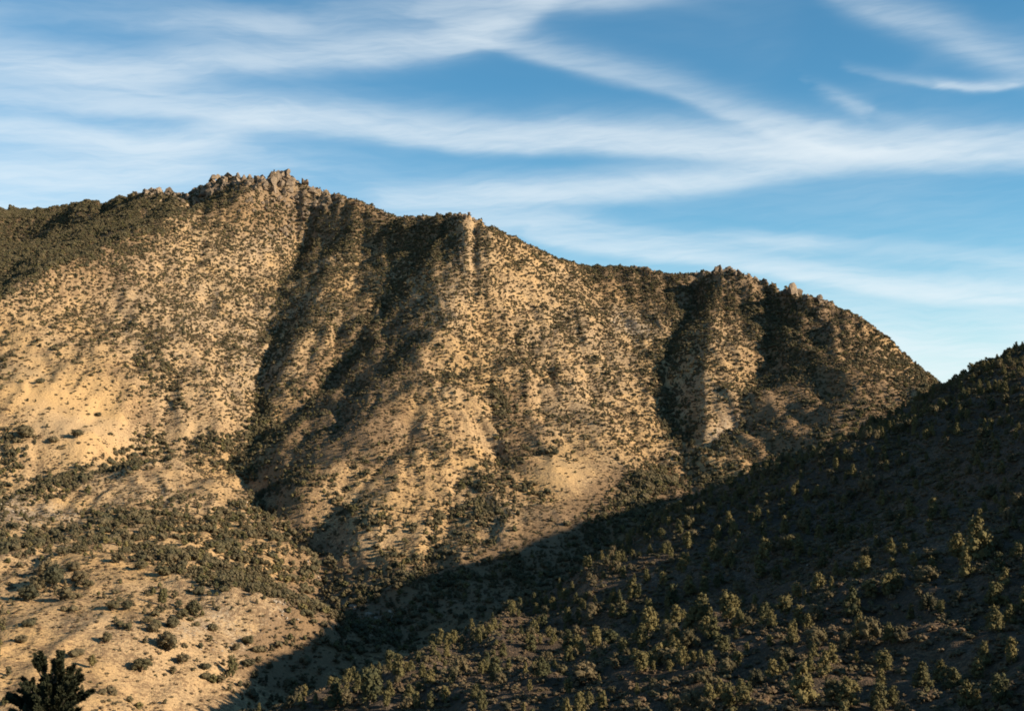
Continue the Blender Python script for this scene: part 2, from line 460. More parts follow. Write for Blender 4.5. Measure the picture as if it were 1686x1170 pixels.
def fit_line(G, pts, rows, width, relative):
    """lift or lower the crest so that it runs along the surveyed line, keeping its small roughness"""
    u_ = np.array([p[0] for p in pts]); v_ = np.array([p[1] for p in pts])
    o = np.argsort(u_)
    uc = W0 / 2 + F0 * np.tan(th) / CP
    cols = np.nonzero((np.abs(th) < 1.0) & (uc > u_.min() - 20) & (uc < u_.max() + 20))[0]
    for _ in range(3):
        rat = np.where(rows[:, cols], G[:, cols] / RR[:, cols], -9)
        if relative:                      # the edge of the near hillside
            k = np.argmax(rat, axis=0)
        else:
            k = np.argmax(rat, axis=0)
        act = rat[k, np.arange(len(cols))]
        tv = np.interp(uc[cols], u_[o], v_[o])
        tgt = []
        for c, vv in zip(cols, tv):
            x_, z_ = ray(uc[c], vv)
            tgt.append(z_ / math.hypot(x_, 1.0))
        dl = np.array(tgt) - act
        dl = np.convolve(np.pad(dl, 4, mode='edge'), np.ones(9) / 9, mode='valid')
        Rk = R[k]
        full = np.zeros(len(th)); full[cols] = dl * Rk
        fr_ = np.interp(np.arange(len(th)), cols, Rk)
        edge = np.interp(np.arange(len(th)), [cols[0] - 30, cols[0], cols[-1], cols[-1] + 30], [0, 1, 1, 0])
        full = np.interp(np.arange(len(th)), cols, full[cols]) * edge
        G = G + full[None, :] * np.exp(-((RR - fr_[None, :]) / width) ** 2)
    return G


u0_, v0_ = project(GX, GY, GZ)
CRAGGY = 0.0
for pts, w, k in [([(325, 305), (372, 290), (470, 288), (520, 318)], 24, 1.0), ([(225, 318), (300, 322)], 16, .9), ([(540, 325), (610, 340)], 14, .6), ([(745, 358), (785, 362)], 15, .9), ([(755, 390), (742, 450)], 14, .25), ([(480, 350), (530, 350), (450, 395)], 22, .7),
                  ([(1040, 442), (1100, 450)], 12, .6), ([(1150, 450), (1200, 445), (1260, 462)], 17, 1.0), ([(1290, 478), (1360, 495)], 18, 1.0), ([(1355, 500), (1365, 550)], 14, .7), ([(1400, 520), (1470, 560)], 12, .6)]:
    CRAGGY = CRAGGY + k * stroke(u0_, v0_, pts, w)
CRAGGY = np.clip(CRAGGY, 0, 1) * far_side(GX, GY)
GZ += CRAGGY * (ridged(GX / 26, GY / 40, 501, 3) * 5.5 + np.abs(pn(GX / 9, GY / 14, 507)) * 8.0 - 3.0)
FAR_ROWS = (GY > valley_y(GX) + 60)
GZ = fit_line(GZ, sorted(FARCREST[:-1] + CREST), FAR_ROWS, 170.0, False)
GZ = fit_line(GZ, NEAREDGE, (GY < valley_y(GX)) & (RR > 120), 90.0, True)
RUN = np.maximum.accumulate(np.where(RR > 60, GZ / RR, -9), axis=0)


def frac(x, y):
    t, l = np.arctan2(x, y), np.log(np.hypot(x, y))
    return np.clip(np.interp(l, lr, np.arange(len(lr))), 0, len(lr) - 1.001), np.clip(np.interp(t, th, np.arange(len(th))), 0, len(th) - 1.001)


def bil(G, x, y):
    i, j = frac(x, y)
    i0, j0 = i.astype(int), j.astype(int)
    a, b = i - i0, j - j0
    return (G[i0, j0] * (1 - a) + G[i0 + 1, j0] * a) * (1 - b) + (G[i0, j0 + 1] * (1 - a) + G[i0 + 1, j0 + 1] * a) * b


def height(x, y):
    return bil(GZ, np.atleast_1d(np.asarray(x, float)), np.atleast_1d(np.asarray(y, float)))


def hz(x, y):
    return float(height(x, y)[0])


def hit(u, v, dmin=100.0, far=False):
    """ground point seen at (u, v)"""
    rx, rz = ray(u, v)
    d = np.exp(np.linspace(math.log(dmin), math.log(2800), 2600))
    below = height(rx * d, d) >= rz * d
    if not below.any():
        k = int(np.argmin(rz * d - height(rx * d, d)))
    else:
        k = int(np.argmax(below))
    y = float(d[k])
    return rx * y, y, hz(rx * y, y)


# ------------------------------------------------------------------ what grows where (given as strokes on the slopes)
px = lambda pl: [(a, b) for a, b, *_ in pl]
TREES_MORE = [  # (stroke, width, how much)
    (px(GA), 16, .5), (px(GB)[:6], 16, .45), (px(GB)[5:], 24, .75), ([(820, 640), (830, 700), (835, 750)], 14, .7), (px(GE), 18, .65), (px(GG), 16, .6), ([(1300, 520), (1320, 600)], 40, .35),
    ([(0, 355), (120, 365), (240, 345), (330, 325)], 50, .85), ([(0, 450), (100, 405), (200, 368)], 40, 1.0), ([(380, 355), (550, 355), (650, 385), (740, 375)], 28, .35),  # left ridge woods, thickened to deepen its shaded stripe
    ([(420, 380), (560, 400), (690, 400)], 35, .45), ([(800, 395), (900, 435), (960, 455)], 12, .2), ([(980, 455), (1080, 465), (1200, 470), (1340, 515)], 24, .35), ([(1100, 490), (1250, 500)], 26, .3),
    ([(1440, 560), (1540, 640)], 18, .4), ([(1380, 520), (1440, 560)], 20, .2), ([(250, 600), (300, 660)], 22, .6), ([(210, 735), (290, 730), (380, 745)], 26, .8), ([(70, 795), (170, 775), (280, 745)], 14, 1.0),
    ([(0, 730), (30, 720), (10, 770)], 26, .8), ([(60, 810), (150, 815)], 20, .6), ([(0, 905), (90, 880), (200, 870)], 20, 1.0), ([(180, 870), (300, 850), (400, 870)], 24, .9),
    ([(230, 890), (330, 900), (430, 930)], 32, .95), ([(290, 930), (400, 950), (450, 960)], 26, 1.0), ([(390, 850), (450, 890), (480, 940)], 26, .9), ([(0, 740), (0, 900)], 25, .45),
    ([(70, 930), (110, 980)], 16, .7), ([(260, 975), (310, 1010)], 14, .6), ([(460, 790), (540, 800), (590, 780)], 22, .65), ([(620, 870), (700, 850), (780, 850)], 24, .75),
    ([(640, 920), (700, 930)], 26, .7), ([(560, 830), (600, 860)], 20, .4), ([(740, 790), (860, 800)], 18, .6), ([(860, 740), (940, 750)], 10, .7), ([(860, 800), (900, 825)], 10, .7),
    ([(1050, 800), (1110, 780)], 26, .7), ([(980, 850), (1040, 820)], 16, .5), ([(720, 880), (740, 850), (840, 840)], 24, .4), ([(240, 1010), (300, 1030)], 12, .4), ([(1090, 640), (1130, 720)], 26, .4),
    ([(520, 930), (560, 960)], 16, .7), ([(500, 1020), (700, 990), (900, 930), (1080, 850)], 45, .75), ([(480, 1120), (620, 1060)], 50, .6), ([(1480, 660), (1300, 740), (1160, 800)], 16, .5)]  # valley floor woods added to darken its shade
TREES_LESS = [([(110, 830), (200, 800), (300, 775), (390, 812)], 30, .95), ([(60, 940), (220, 955), (300, 968)], 22, .6), ([(420, 1010), (350, 1060)], 40, .6), ([(60, 620), (120, 660), (200, 700)], 50, .95), ([(20, 660), (150, 720)], 45, .9), ([(905, 768), (960, 800)], 42, 1.0), ([(970, 810), (890, 880)], 32, .95), ([(150, 1010), (40, 1010)], 30, .75),
              ([(100, 1070), (250, 1120), (300, 1160)], 70, .95), ([(60, 1040), (150, 1030)], 24, .9), ([(1035, 535)], 22, .9), ([(640, 680), (560, 740)], 34, .75), ([(1180, 715), (1200, 690)], 12, .9),
              ([(180, 815), (300, 790), (380, 815)], 24, .85), ([(60, 600), (180, 600)], 40, .5), ([(190, 945), (230, 960)], 25, .5), ([(430, 1040)], 30, .6), ([(130, 850), (60, 850)], 15, .5), ([(1400, 690), (1300, 700)], 40, .5), ([(640, 740), (740, 720)], 20, .2)]


def tree_density(x, y, z):
    u, v = project(x, y, z)
    fs = far_side(x, y)
    base = 0.47 + 0.13 * smooth(560, 400, v) - 0.26 * smooth(560, 700, v) + 0.15 * smooth(900, 1100, u) * smooth(700, 500, v)
    for pts, w, k in TREES_MORE:
        base = base + k * stroke(u, v, pts, w)
    less = 1.0
    for pts, w, k in TREES_LESS:
        less = less * (1 - k * stroke(u, v, pts, w))
    cl_ = 0.55 + 0.9 * smooth(-0.35, 0.45, fbm(x / 38, y / 60, 61, 3))
    d = np.clip(base, 0, 1) * less * cl_
    nearp = (0.16 + 0.16 * smooth(-0.1, 0.4, fbm(x / 40, y / 50, 63, 2))) * 0.75 + 0.3 * smooth(380, 520, y)
    thin = 1 - 0.55 * bil(CRAGGY, x, y)
    return d * fs * thin * (0.62 + 0.38 * smooth(700, 1200, y)) + nearp * (1 - fs)


# ------------------------------------------------------------------ materials
def mat(name):
    m = bpy.data.materials.new(name)
    m.use_nodes = True
    t = NT(m.node_tree)
    t.n.clear()
    o = t.node('ShaderNodeOutputMaterial')
    p = t.node('ShaderNodeBsdfPrincipled')
    t.l.new(p.outputs[0], o.inputs[0])
    p.inputs['Roughness'].default_value = 0.95
    p.inputs['Specular IOR Level'].default_value = 0.12
    return m, t, p


def ground_material(name, grass, dirt, brush, rock, grain):
    m, t, p = mat(name)
    g = t.node('ShaderNodeNewGeometry')
    pos = g.outputs['Position']
    at_ = lambda nm: t.node('ShaderNodeAttribute', attribute_name=nm).outputs['Fac']
    big = t.noise(pos, 0.012, 4, 0.6)
    mid = t.noise(pos, 0.06, 4, 0.6)
    fine = t.noise(pos, 0.42, 4, 0.7)
    speck = t.noise(pos, grain, 4, 0.72)
    c = t.mix(t.rng(big, 0.35, 0.65), grass, dirt)
    c = t.mix(t.m('MULTIPLY', t.rng(mid, 0.45, 0.7), 0.35), c, tuple(k * 0.72 for k in dirt))
    # rock and pale scree
    rk = t.m('MULTIPLY', at_('rock'), t.rng(t.m('ADD', fine, t.m('MULTIPLY', t.m('SUBTRACT', mid, 0.5), 0.6)), 0.34, 0.6), clamp=True)
    c = t.mix(rk, c, rock)
    # low brown brush too small to stand out, plus shade painted into the ground
    br = t.m('ADD', at_('brush'), t.m('MULTIPLY', t.m('SUBTRACT', mid, 0.5), 1.4))
    bf = t.m('MULTIPLY', t.rng(t.m('ADD', speck, t.m('MULTIPLY', br, 0.26)), 0.50, 0.64), 0.78)
    c = t.mix(bf, c, brush)
    # grain
    gr = t.rng(speck, 0.25, 0.75, 0.84, 1.15, smooth=False)
    cm = t.node('ShaderNodeVectorMath', operation='SCALE')
    t.l.new(c, cm.inputs[0])
    t.l.new(gr, cm.inputs['Scale'])
    t.l.new(cm.outputs[0], p.inputs['Base Color'])
    bp = t.node('ShaderNodeBump')
    bp.inputs['Strength'].default_value = 0.9
    bp.inputs['Distance'].default_value = 1.6
    t.l.new(t.m('ADD', fine, t.m('MULTIPLY', speck, 0.45)), bp.inputs['Height'])
    t.l.new(bp.outputs[0], p.inputs['Normal'])
    return m


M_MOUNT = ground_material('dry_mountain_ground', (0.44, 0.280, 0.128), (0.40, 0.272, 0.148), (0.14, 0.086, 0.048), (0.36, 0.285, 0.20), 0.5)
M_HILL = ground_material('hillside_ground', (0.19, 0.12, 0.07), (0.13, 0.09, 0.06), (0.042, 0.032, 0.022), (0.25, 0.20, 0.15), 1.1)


def foliage(name, cols, var=0.25):
    m, t, p = mat(name)
    oi = t.node('ShaderNodeObjectInfo')
    g = t.node('ShaderNodeNewGeometry')
    r = oi.outputs['Random']
    c = t.mix(t.rng(r, 0.0, 0.55, smooth=False), cols[0], cols[1])
    c = t.mix(t.rng(r, 0.55, 1.0, smooth=False), c, cols[2])
    nz = t.noise(g.outputs['Position'], 0.9, 3, 0.7)
    s = t.rng(nz, 0.3, 0.7, 1 - var, 1 + var, smooth=False)
    cm = t.node('ShaderNodeVectorMath', operation='SCALE')
    t.l.new(c, cm.inputs[0])
    t.l.new(s, cm.inputs['Scale'])
    t.l.new(cm.outputs[0], p.inputs['Base Color'])
    return m


M_PINE = foliage('pine_foliage', [(0.080, 0.072, 0.032), (0.135, 0.108, 0.045), (0.055, 0.056, 0.028)])
M_JUNI = foliage('juniper_foliage', [(0.072, 0.062, 0.032), (0.115, 0.088, 0.048), (0.050, 0.047, 0.027)])
M_SCRUB = foliage('scrub_foliage', [(0.085, 0.072, 0.038), (0.13, 0.085, 0.05), (0.075, 0.066, 0.036)])
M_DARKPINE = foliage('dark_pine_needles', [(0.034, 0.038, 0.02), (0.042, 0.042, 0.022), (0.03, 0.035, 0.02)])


def bark():
    m, t, p = mat('bark')
    tcn = t.node('ShaderNodeTexCoord')
    nz = t.noise(tcn.outputs['Object'], 14, 4, 0.7)
    c = t.mix(t.rng(nz, 0.3, 0.7), (0.075, 0.055, 0.04), (0.17, 0.13, 0.095))
    t.l.new(c, p.inputs['Base Color'])
    bp = t.node('ShaderNodeBump')
    bp.inputs['Distance'].default_value = 0.05
    t.l.new(nz, bp.inputs['Height'])
    t.l.new(bp.outputs[0], p.inputs['Normal'])
    return m


M_BARK = bark()


def rockmat(name, a, b, dark):
    m, t, p = mat(name)
    g = t.node('ShaderNodeNewGeometry')
    oi = t.node('ShaderNodeObjectInfo')
    n1 = t.noise(g.outputs['Position'], 0.22, 5, 0.65)
    n2 = t.noise(g.outputs['Position'], 1.1, 4, 0.7)
    c = t.mix(t.rng(n1, 0.35, 0.65), a, b)
    c = t.mix(t.m('MULTIPLY', t.rng(n2, 0.5, 0.68), 0.6), c, dark)
    s = t.rng(oi.outputs['Random'], 0, 1, 0.8, 1.18, smooth=False)
    cm = t.node('ShaderNodeVectorMath', operation='SCALE')
    t.l.new(c, cm.inputs[0])
    t.l.new(s, cm.inputs['Scale'])
    t.l.new(cm.outputs[0], p.inputs['Base Color'])
    bp = t.node('ShaderNodeBump')
    bp.inputs['Distance'].default_value = 1.2
    t.l.new(n2, bp.inputs['Height'])
    t.l.new(bp.outputs[0], p.inputs['Normal'])
    return m


M_ROCK = rockmat('summit_rock', (0.25, 0.185, 0.125), (0.17, 0.125, 0.088), (0.06, 0.047, 0.038))
M_PALE = rockmat('pale_rock', (0.42, 0.35, 0.27), (0.34, 0.275, 0.205), (0.2, 0.16, 0.12))


# ------------------------------------------------------------------ terrain meshes
def mesh_from(name, V, Fc, material, smooth_=False):
    me = bpy.data.meshes.new(name)
    me.from_pydata(V, [], Fc) if not isinstance(V, np.ndarray) else None
    if isinstance(V, np.ndarray):
        nf = len(Fc)
        k = Fc.shape[1]
        me.vertices.add(len(V))
        me.vertices.foreach_set('co', V.astype(np.float32).ravel())
        me.loops.add(nf * k)
        me.loops.foreach_set('vertex_index', Fc.astype(np.int32).ravel())
        me.polygons.add(nf)
        me.polygons.foreach_set('loop_start', np.arange(0, nf * k, k, dtype=np.int32))
        me.update(calc_edges=True)
    me.materials.append(material)
    if smooth_:
        me.polygons.foreach_set('use_smooth', np.ones(len(me.polygons), dtype=bool))
    me.update()
    return me


def link(name, me, parent=None, **props):
    o = bpy.data.objects.new(name, me)
    COL.objects.link(o)
    if parent is not None:
        o.parent = parent
    for k, v in props.items():
        o[k] = v
    return o


PU, PV = project(GX, GY, GZ)
ROCKY = np.zeros_like(GX)
for pts, w, k in [([(300, 320), (380, 300), (470, 300), (540, 325)], 26, 1.0), ([(480, 350), (520, 370), (430, 400)], 30, .8), ([(200, 330), (290, 325)], 16, .7), ([(230, 450), (350, 480), (300, 560)], 90, .55),
                  ([(1020, 525), (1060, 548)], 20, 1.3), ([(760, 360), (760, 470), (700, 560)], 40, .45), ([(420, 560), (400, 640)], 45, .6), ([(900, 520), (1000, 620)], 70, .45), ([(1180, 720), (1210, 690)], 16, 1.3),
                  ([(300, 1040), (370, 1010), (400, 1060)], 18, .75), ([(10, 830), (50, 850)], 26, 1.0), ([(80, 840), (120, 850)], 14, .9), ([(560, 1000), (620, 1010)], 40, .9), ([(470, 990), (440, 1040)], 24, .7),
                  ([(510, 935), (530, 950)], 14, .9), ([(1100, 450), (1240, 460), (1360, 500)], 22, .8), ([(640, 360), (700, 360)], 12, .6)]:
    ROCKY += k * stroke(PU, PV, pts, w)
ROCKY *= far_side(GX, GY)
ROCKY += (1 - far_side(GX, GY)) * 0.35 * smooth(0.2, 0.6, fbm(GX / 30, GY / 30, 77, 3))
BRUSH_SHADE = 0.15 + 0 * GX  # low brush, with shade painted in along valley floor and left ridge
for pts, w, k in [([(640, 560), (560, 660), (480, 740)], 60, .8), ([(560, 690), (640, 720)], 60, .5), ([(1330, 600), (1420, 690), (1300, 700)], 80, .9), ([(0, 340), (160, 380)], 90, .8), ([(380, 330), (700, 380)], 50, .6),
                  ([(1000, 450), (1400, 520)], 40, .6), ([(840, 660), (860, 760)], 26, .5), ([(480, 820), (520, 920)], 50, .5), ([(900, 870), (1020, 800)], 40, .4), ([(200, 620), (240, 700)], 30, .25), ([(480, 1080), (560, 1010), (700, 1000), (900, 950), (1100, 850)], 55, 2.2), ([(60, 640), (150, 700)], 60, -.5), ([(925, 785)], 35, -.6)]:
    BRUSH_SHADE += k * stroke(PU, PV, pts, w)
BRUSH_SHADE = BRUSH_SHADE * far_side(GX, GY) + 0.5 * (1 - far_side(GX, GY))

nr_, nc_ = GX.shape
ii, jj = np.meshgrid(np.arange(nr_ - 1), np.arange(nc_ - 1), indexing='ij')
quads = np.stack([ii * nc_ + jj, ii * nc_ + jj + 1, (ii + 1) * nc_ + jj + 1, (ii + 1) * nc_ + jj], axis=-1).reshape(-1, 4)[:, ::-1]
cx = (GX[:-1, :-1] + GX[1:, 1:]) / 2
cy = (GY[:-1, :-1] + GY[1:, 1:]) / 2
fside = (cy - valley_y(cx) > 0)
rr_ = np.hypot(cx, cy)
lsx = np.array([at(*p)[0] for p in LGULLY]); lsy = np.array([at(*p)[1] for p in LGULLY])
oo = np.argsort(lsx)
back = fside & (cx < lsx.max()) & (cy > np.interp(cx, lsx[oo], lsy[oo]))
ALLV = np.stack([GX, GY, GZ], axis=-1).reshape(-1, 3)


def terrain_piece(name, mask, material, label):
    q = quads[mask.ravel()]
    used, inv = np.unique(q.ravel(), return_inverse=True)
    me = mesh_from(name, ALLV[used], inv.reshape(-1, 4), material, True)
    for nm, arr in (('rock', ROCKY), ('brush', BRUSH_SHADE)):
        a = me.attributes.new(nm, 'FLOAT', 'POINT')
        a.data.foreach_set('value', arr.ravel()[used].astype(np.float32))
    return link(name, me, kind='structure', label=label)


terrain_piece('mountain', fside & ~back, M_MOUNT, 'sunlit tan mountain with spurs and gullies dotted with scrub')
terrain_piece('distant_ridge', back, M_MOUNT, 'dark wooded ridge behind the left shoulder of the mountain')
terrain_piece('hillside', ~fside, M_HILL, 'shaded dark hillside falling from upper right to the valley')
me = mesh_from('ground', [(-45000, -45000, -190), (45000, -45000, -190), (45000, 45000, -190), (-45000, 45000, -190)], [(0, 1, 2, 3)], M_MOUNT)
link('ground', me, kind='structure', label='low desert plain beyond the mountains')


# ------------------------------------------------------------------ tree and shrub meshes (unit height, base at origin)
def leaf_cloud(rg, centres, radii, count, size, up=0.25):
    V, Fc = [], []
    w = np.array([r[0] * r[2] for r in radii])
    w = w / w.sum()
    for _ in range(count):
        k = rg.choice(len(centres), p=w)
        d = rg.normal(size=3)
        d /= np.linalg.norm(d)
        rad = radii[k] * (0.6 + 0.62 * rg.random())
        c = centres[k] + d * rad
        nrm = d + rg.normal(size=3) * 0.55 + np.array([0, 0, up])
        nrm /= np.linalg.norm(nrm)
        t = np.cross(nrm, rg.normal(size=3))
        t /= np.linalg.norm(t) + 1e-9
        b = np.cross(nrm, t)
        s = size * (0.6 + 0.8 * rg.random())
        i = len(V)
        V += [c - t * s, c + t * s * .4 - b * s * .8, c + t * s + b * s * .1, c + b * s * .8 - t * s * .2]
        Fc.append((i, i + 1, i + 2, i + 3))
    return V, Fc


ICO_V = None


def ico(sub=1):
    import bmesh
    bm = bmesh.new()
    bmesh.ops.create_icosphere(bm, subdivisions=sub, radius=1)
    V = np.array([v.co[:] for v in bm.verts])
    Fc = [tuple(v.index for v in f.verts) for f in bm.faces]
    bm.free()
    return V, Fc


I1 = ico(1)
I2 = ico(2)


def crown_mesh(name, seed, shape, leaves, size, material, lobes=12, core=0.8):
    rg = np.random.default_rng(seed)
    cs, rs = [], []
    for k in range(lobes):
        t = (k + 0.5) / lobes
        if shape == 'cone':
            h = 0.16 + 0.78 * t
            prof = 0.21 * (1 - t) ** 0.7 + 0.045
        elif shape == 'round':
            h = 0.26 + 0.52 * t
            prof = 0.32 * math.sin(math.pi * (0.22 + 0.68 * t)) ** 0.7
        elif shape == 'wide':
            h = 0.25 + 0.5 * t
            prof = 0.62 * math.sin(math.pi * (0.3 + 0.6 * t))
        else:                                    # ragged
            h = 0.2 + 0.72 * t
            prof = 0.23 * (0.4 + 0.6 * math.sin(math.pi * (0.15 + 0.75 * t)))
        a = k * 2.4 + rg.random() * 1.2
        off = prof * (0.35 + (0.75 if lobes > 16 else 0.55) * rg.random())
        cs.append(np.array([math.cos(a) * off, math.sin(a) * off, h + rg.normal() * 0.03]))
        r = prof * ((0.38 if lobes > 16 else 0.55) + 0.38 * rg.random()) + 0.03
        rs.append(np.array([r, r, r * 0.8 + 0.02]))
    V, Fc = leaf_cloud(rg, cs, rs, leaves, size)
    iv, if_ = I1
    for c, r in zip(cs, rs):
        i = len(V)
        wob = 1 + rg.normal(size=len(iv)) * 0.13
        V += list(c + iv * r * core * wob[:, None])
        Fc += [tuple(i + q for q in f) for f in if_]
    me = bpy.data.meshes.new(name)
    me.from_pydata([tuple(v) for v in V], [], Fc)
    me.materials.append(material)
    me.update()
    return me


def tube(V, Fc, pts, rads, sides=6):
    prev = None
    for k, (p, r) in enumerate(zip(pts, rads)):
        p = Vector(p)
        d = (Vector(pts[min(k + 1, len(pts) - 1)]) - Vector(pts[max(k - 1, 0)])).normalized()
        a = d.orthogonal().normalized() if prev is None else (prev - d * prev.dot(d)).normalized()
        prev = a
        b = d.cross(a)
        i = len(V)
        for s in range(sides):
            t = 2 * math.pi * s / sides
            V.append(tuple(p + a * (math.cos(t) * r) + b * (math.sin(t) * r)))
        if k:
            for s in range(sides):
                Fc.append((i - sides + s, i - sides + (s + 1) % sides, i + (s + 1) % sides, i + s))
    n_ = len(V)
    Fc.append(tuple(range(n_ - sides, n_)))


def trunk_mesh(name, seed, top=0.8):
    rg = random.Random(seed)
    V, Fc = [], []
    pts = [(0, 0, -0.08)]
    for k in range(1, 6):
        pts.append((rg.uniform(-.02, .02) * k, rg.uniform(-.02, .02) * k, top * k / 5))
    tube(V, Fc, pts, [0.045, 0.035, 0.028, 0.02, 0.013, 0.005])
    for k in range(7):
        h = rg.uniform(0.12, 0.6)
        a = k * 2.4
        l = rg.uniform(.12, .26)
        tube(V, Fc, [(0, 0, h), (math.cos(a) * l * .5, math.sin(a) * l * .5, h + l * .3), (math.cos(a) * l, math.sin(a) * l, h + l * .7)], [0.014, 0.01, 0.004], 4)
    me = bpy.data.meshes.new(name)
    me.from_pydata(V, [], Fc)
    me.materials.append(M_BARK)
    me.update()
    return me


NEAR_CONE = [crown_mesh('pine_crown', 100 + k, 'cone', 950, 0.024, M_PINE, 22, 0.66) for k in range(5)]
NEAR_RAG = [crown_mesh('pine_crown', 120 + k, 'ragged', 950, 0.025, M_PINE, 20, 0.66) for k in range(5)]
NEAR_ROUND = [crown_mesh('juniper_crown', 140 + k, 'round', 950, 0.026, M_JUNI, 20, 0.7) for k in range(5)]
NEAR_WIDE = [crown_mesh('shrub_crown', 160 + k, 'wide', 420, 0.05, M_JUNI, 11) for k in range(3)]
TRUNKS = [trunk_mesh('trunk', 200 + k) for k in range(4)]
STUMP = [trunk_mesh('trunk', 230 + k, 0.5) for k in range(2)]
FAR_TREE = [crown_mesh('far_tree', 300 + k, s, 90, 0.075, M_PINE if k == 1 else M_JUNI, 7) for k, s in enumerate(['cone', 'round', 'ragged', 'round', 'ragged', 'wide'])]
SCRUB = [crown_mesh('low_scrub', 330 + k, 'wide', 36, 0.14, M_SCRUB, 4, 0.85) for k in range(4)]

THINGS = {}


def plant(kind, x, y, h, wide, crown, trunk, label, group):
    e = bpy.data.objects.new(kind, None)
    e.empty_display_size = 1.0
    COL.objects.link(e)
    e.location = (x, y, hz(x, y) - 0.05 * h)
    e.rotation_euler = (0, 0, random.uniform(0, 6.28))
    e.scale = (h * wide, h * wide, h)
    e['label'] = label
    e['category'] = 'shrub' if kind == 'scrub_oak' else 'tree'
    if group:
        e['group'] = group
    link('trunk', trunk, e)
    link('crown', crown, e)
    return e


ORD = ['leftmost', 'second from left', 'third from left', 'fourth from left', 'fifth from left', 'sixth from left', 'seventh from left', 'eighth from left', 'ninth from left', 'tenth from left', 'eleventh from left', 'twelfth from left',
       'thirteenth from left', 'fourteenth from left', 'fifteenth from left', 'sixteenth from left', 'seventeenth from left', 'eighteenth from left', 'nineteenth from left', 'twentieth from left']

# junipers on the sunny foothill at lower left: (u, v base, height px, width ratio, label)
G_SUN = 'junipers on the bare sunlit foothill'
SUNNY = [
    (277, 1071, 34, .95, 'tall full juniper with long shadow, biggest on the bare foothill, left of grey rocks'),
    (232, 1106, 24, 1.15, 'round dense juniper standing alone on tan grass right of the foreground pine'),
    (300, 1093, 18, 1.1, 'small juniper just below and right of the tall full juniper'),
    (176, 1058, 19, .9, 'slim pale juniper alone on bare tan grass above the foreground pine'),
    (35, 1059, 15, 1.3, 'low juniper alone at left edge above the foreground pine'),
    (187, 1005, 17, 1.3, 'left juniper of a pair midway across the sunlit foothill'),
    (209, 1004, 17, 1.2, 'right juniper of a pair midway across the sunlit foothill'),
    (121, 1006, 9, 1.4, 'low round bush on bare grass below the big juniper clump'),
    (105, 1006, 7, 1.3, 'tiny bush beside the low round bush below the juniper clump'),
    (197, 1031, 8, 1.3, 'small bush on tan grass, left one of two low bushes above the slim juniper'),
    (211, 1035, 9, 1.3, 'small bush on tan grass, right one of two low bushes above the slim juniper'),
    (252, 1041, 19, 1.0, 'juniper at the left end of the shadowed row above the tall juniper'),
    (283, 1034, 22, 1.0, 'juniper right behind the tall full juniper in the shadowed row'),
    (46, 991, 30, 1.1, 'broad dark juniper at lower left of the big clump'),
    (107, 988, 24, 1.1, 'dark juniper at lower right of the big clump'),
    (88, 967, 40, .9, 'tallest dark juniper in the middle of the big clump'),
    (77, 948, 28, 1.0, 'dark juniper at the top left of the big clump'),
    (131, 961, 24, 1.0, 'juniper on the right edge of the big clump with a light side'),
    (143, 968, 15, 1.2, 'small round juniper just right of the big clump'),
    (124, 941, 18, 1.1, 'small juniper at the top right of the big clump'),
    (62, 972, 26, 1.0, 'dark juniper between the broad and the tallest one in the big clump'),
    (101, 916, 16, 1.0, 'slim juniper alone above the big clump'),
    (196, 927, 20, 1.0, 'compact dark juniper alone below the belt of trees'),
    (231, 937, 15, 1.2, 'juniper right of the compact dark one below the tree belt'),
    (268, 948, 18, 1.1, 'juniper at the lower left edge of the dense tree belt'),
    (128, 911, 15, 1.6, 'wide low juniper under the left part of the tree belt'),
    (47, 1031, 11, 1.5, 'low bush with thin shadow near the left edge of the foothill'),
    (382, 1116, 34, .55, 'narrow tall juniper beside the shadow edge at the foot of the foothill'),
    (360, 1124, 14, 1.2, 'round bush left of the narrow tall juniper at the shadow edge'),
    (339, 1118, 9, 1.4, 'small bush second left of the narrow tall juniper'),
    (338, 1101, 9, 1.4, 'small bush above left of the narrow tall juniper'),
    (408, 1099, 15, 1.3, 'juniper touching the shadow edge right of the narrow one'),
    (409, 1063, 17, 1.1, 'juniper on the pale slope above the shadow edge'),
    (388, 1071, 13, 1.1, 'small juniper left of the one on the pale slope'),
    (350, 1038, 11, 1.2, 'small bush among the grey rocks on the foothill'),
    (425, 1074, 10, 1.2, 'small bush on the pale slope nearest the shadow edge'),
    (152, 1099, 21, .8, 'pale grey green juniper behind the tip of the foreground pine'),
    (125, 1080, 11, 1.5, 'low grey bush behind the top of the foreground pine'),
    (318, 1012, 26, .9, 'juniper at the right end of the shadowed row, tallest there'),
    (300, 1020, 18, 1.0, 'juniper in the middle of the shadowed row on the foothill'),
    (267, 996, 26, .8, 'slim juniper above the shadowed row on the foothill'),
    (243, 1025, 12, 1.6, 'low spreading juniper at far left of the shadowed row'),
    (127, 721, 15, 1.1, 'lone dark juniper in the middle of the bare golden slope'),
    (88, 729, 9, 1.3, 'small lone bush left of the dark juniper on the golden slope'),
    (67, 631, 8, 1.3, 'small lone bush high on the bare golden slope'),
    (40, 722, 24, 1.2, 'large dark juniper in the clump at left edge of the golden slope'),
    (162, 686, 6, 1.2, 'tiny lone bush right of centre on the golden slope'),
]
nth = {}
for u, v, h, wd, lab in SUNNY:
    x, y, z = hit(u, v)
    hh = h * y / F0 * 1.15
    if h < 12:
        plant('scrub_oak', x, y, hh * 1.1, wd * 0.8, random.choice(NEAR_WIDE), random.choice(STUMP), lab, G_SUN)
    else:
        cr = random.choice(NEAR_ROUND if wd > 0.85 else NEAR_RAG)
        plant('juniper_tree', x, y, hh, wd * 1.25, cr, random.choice(TRUNKS), lab, G_SUN)

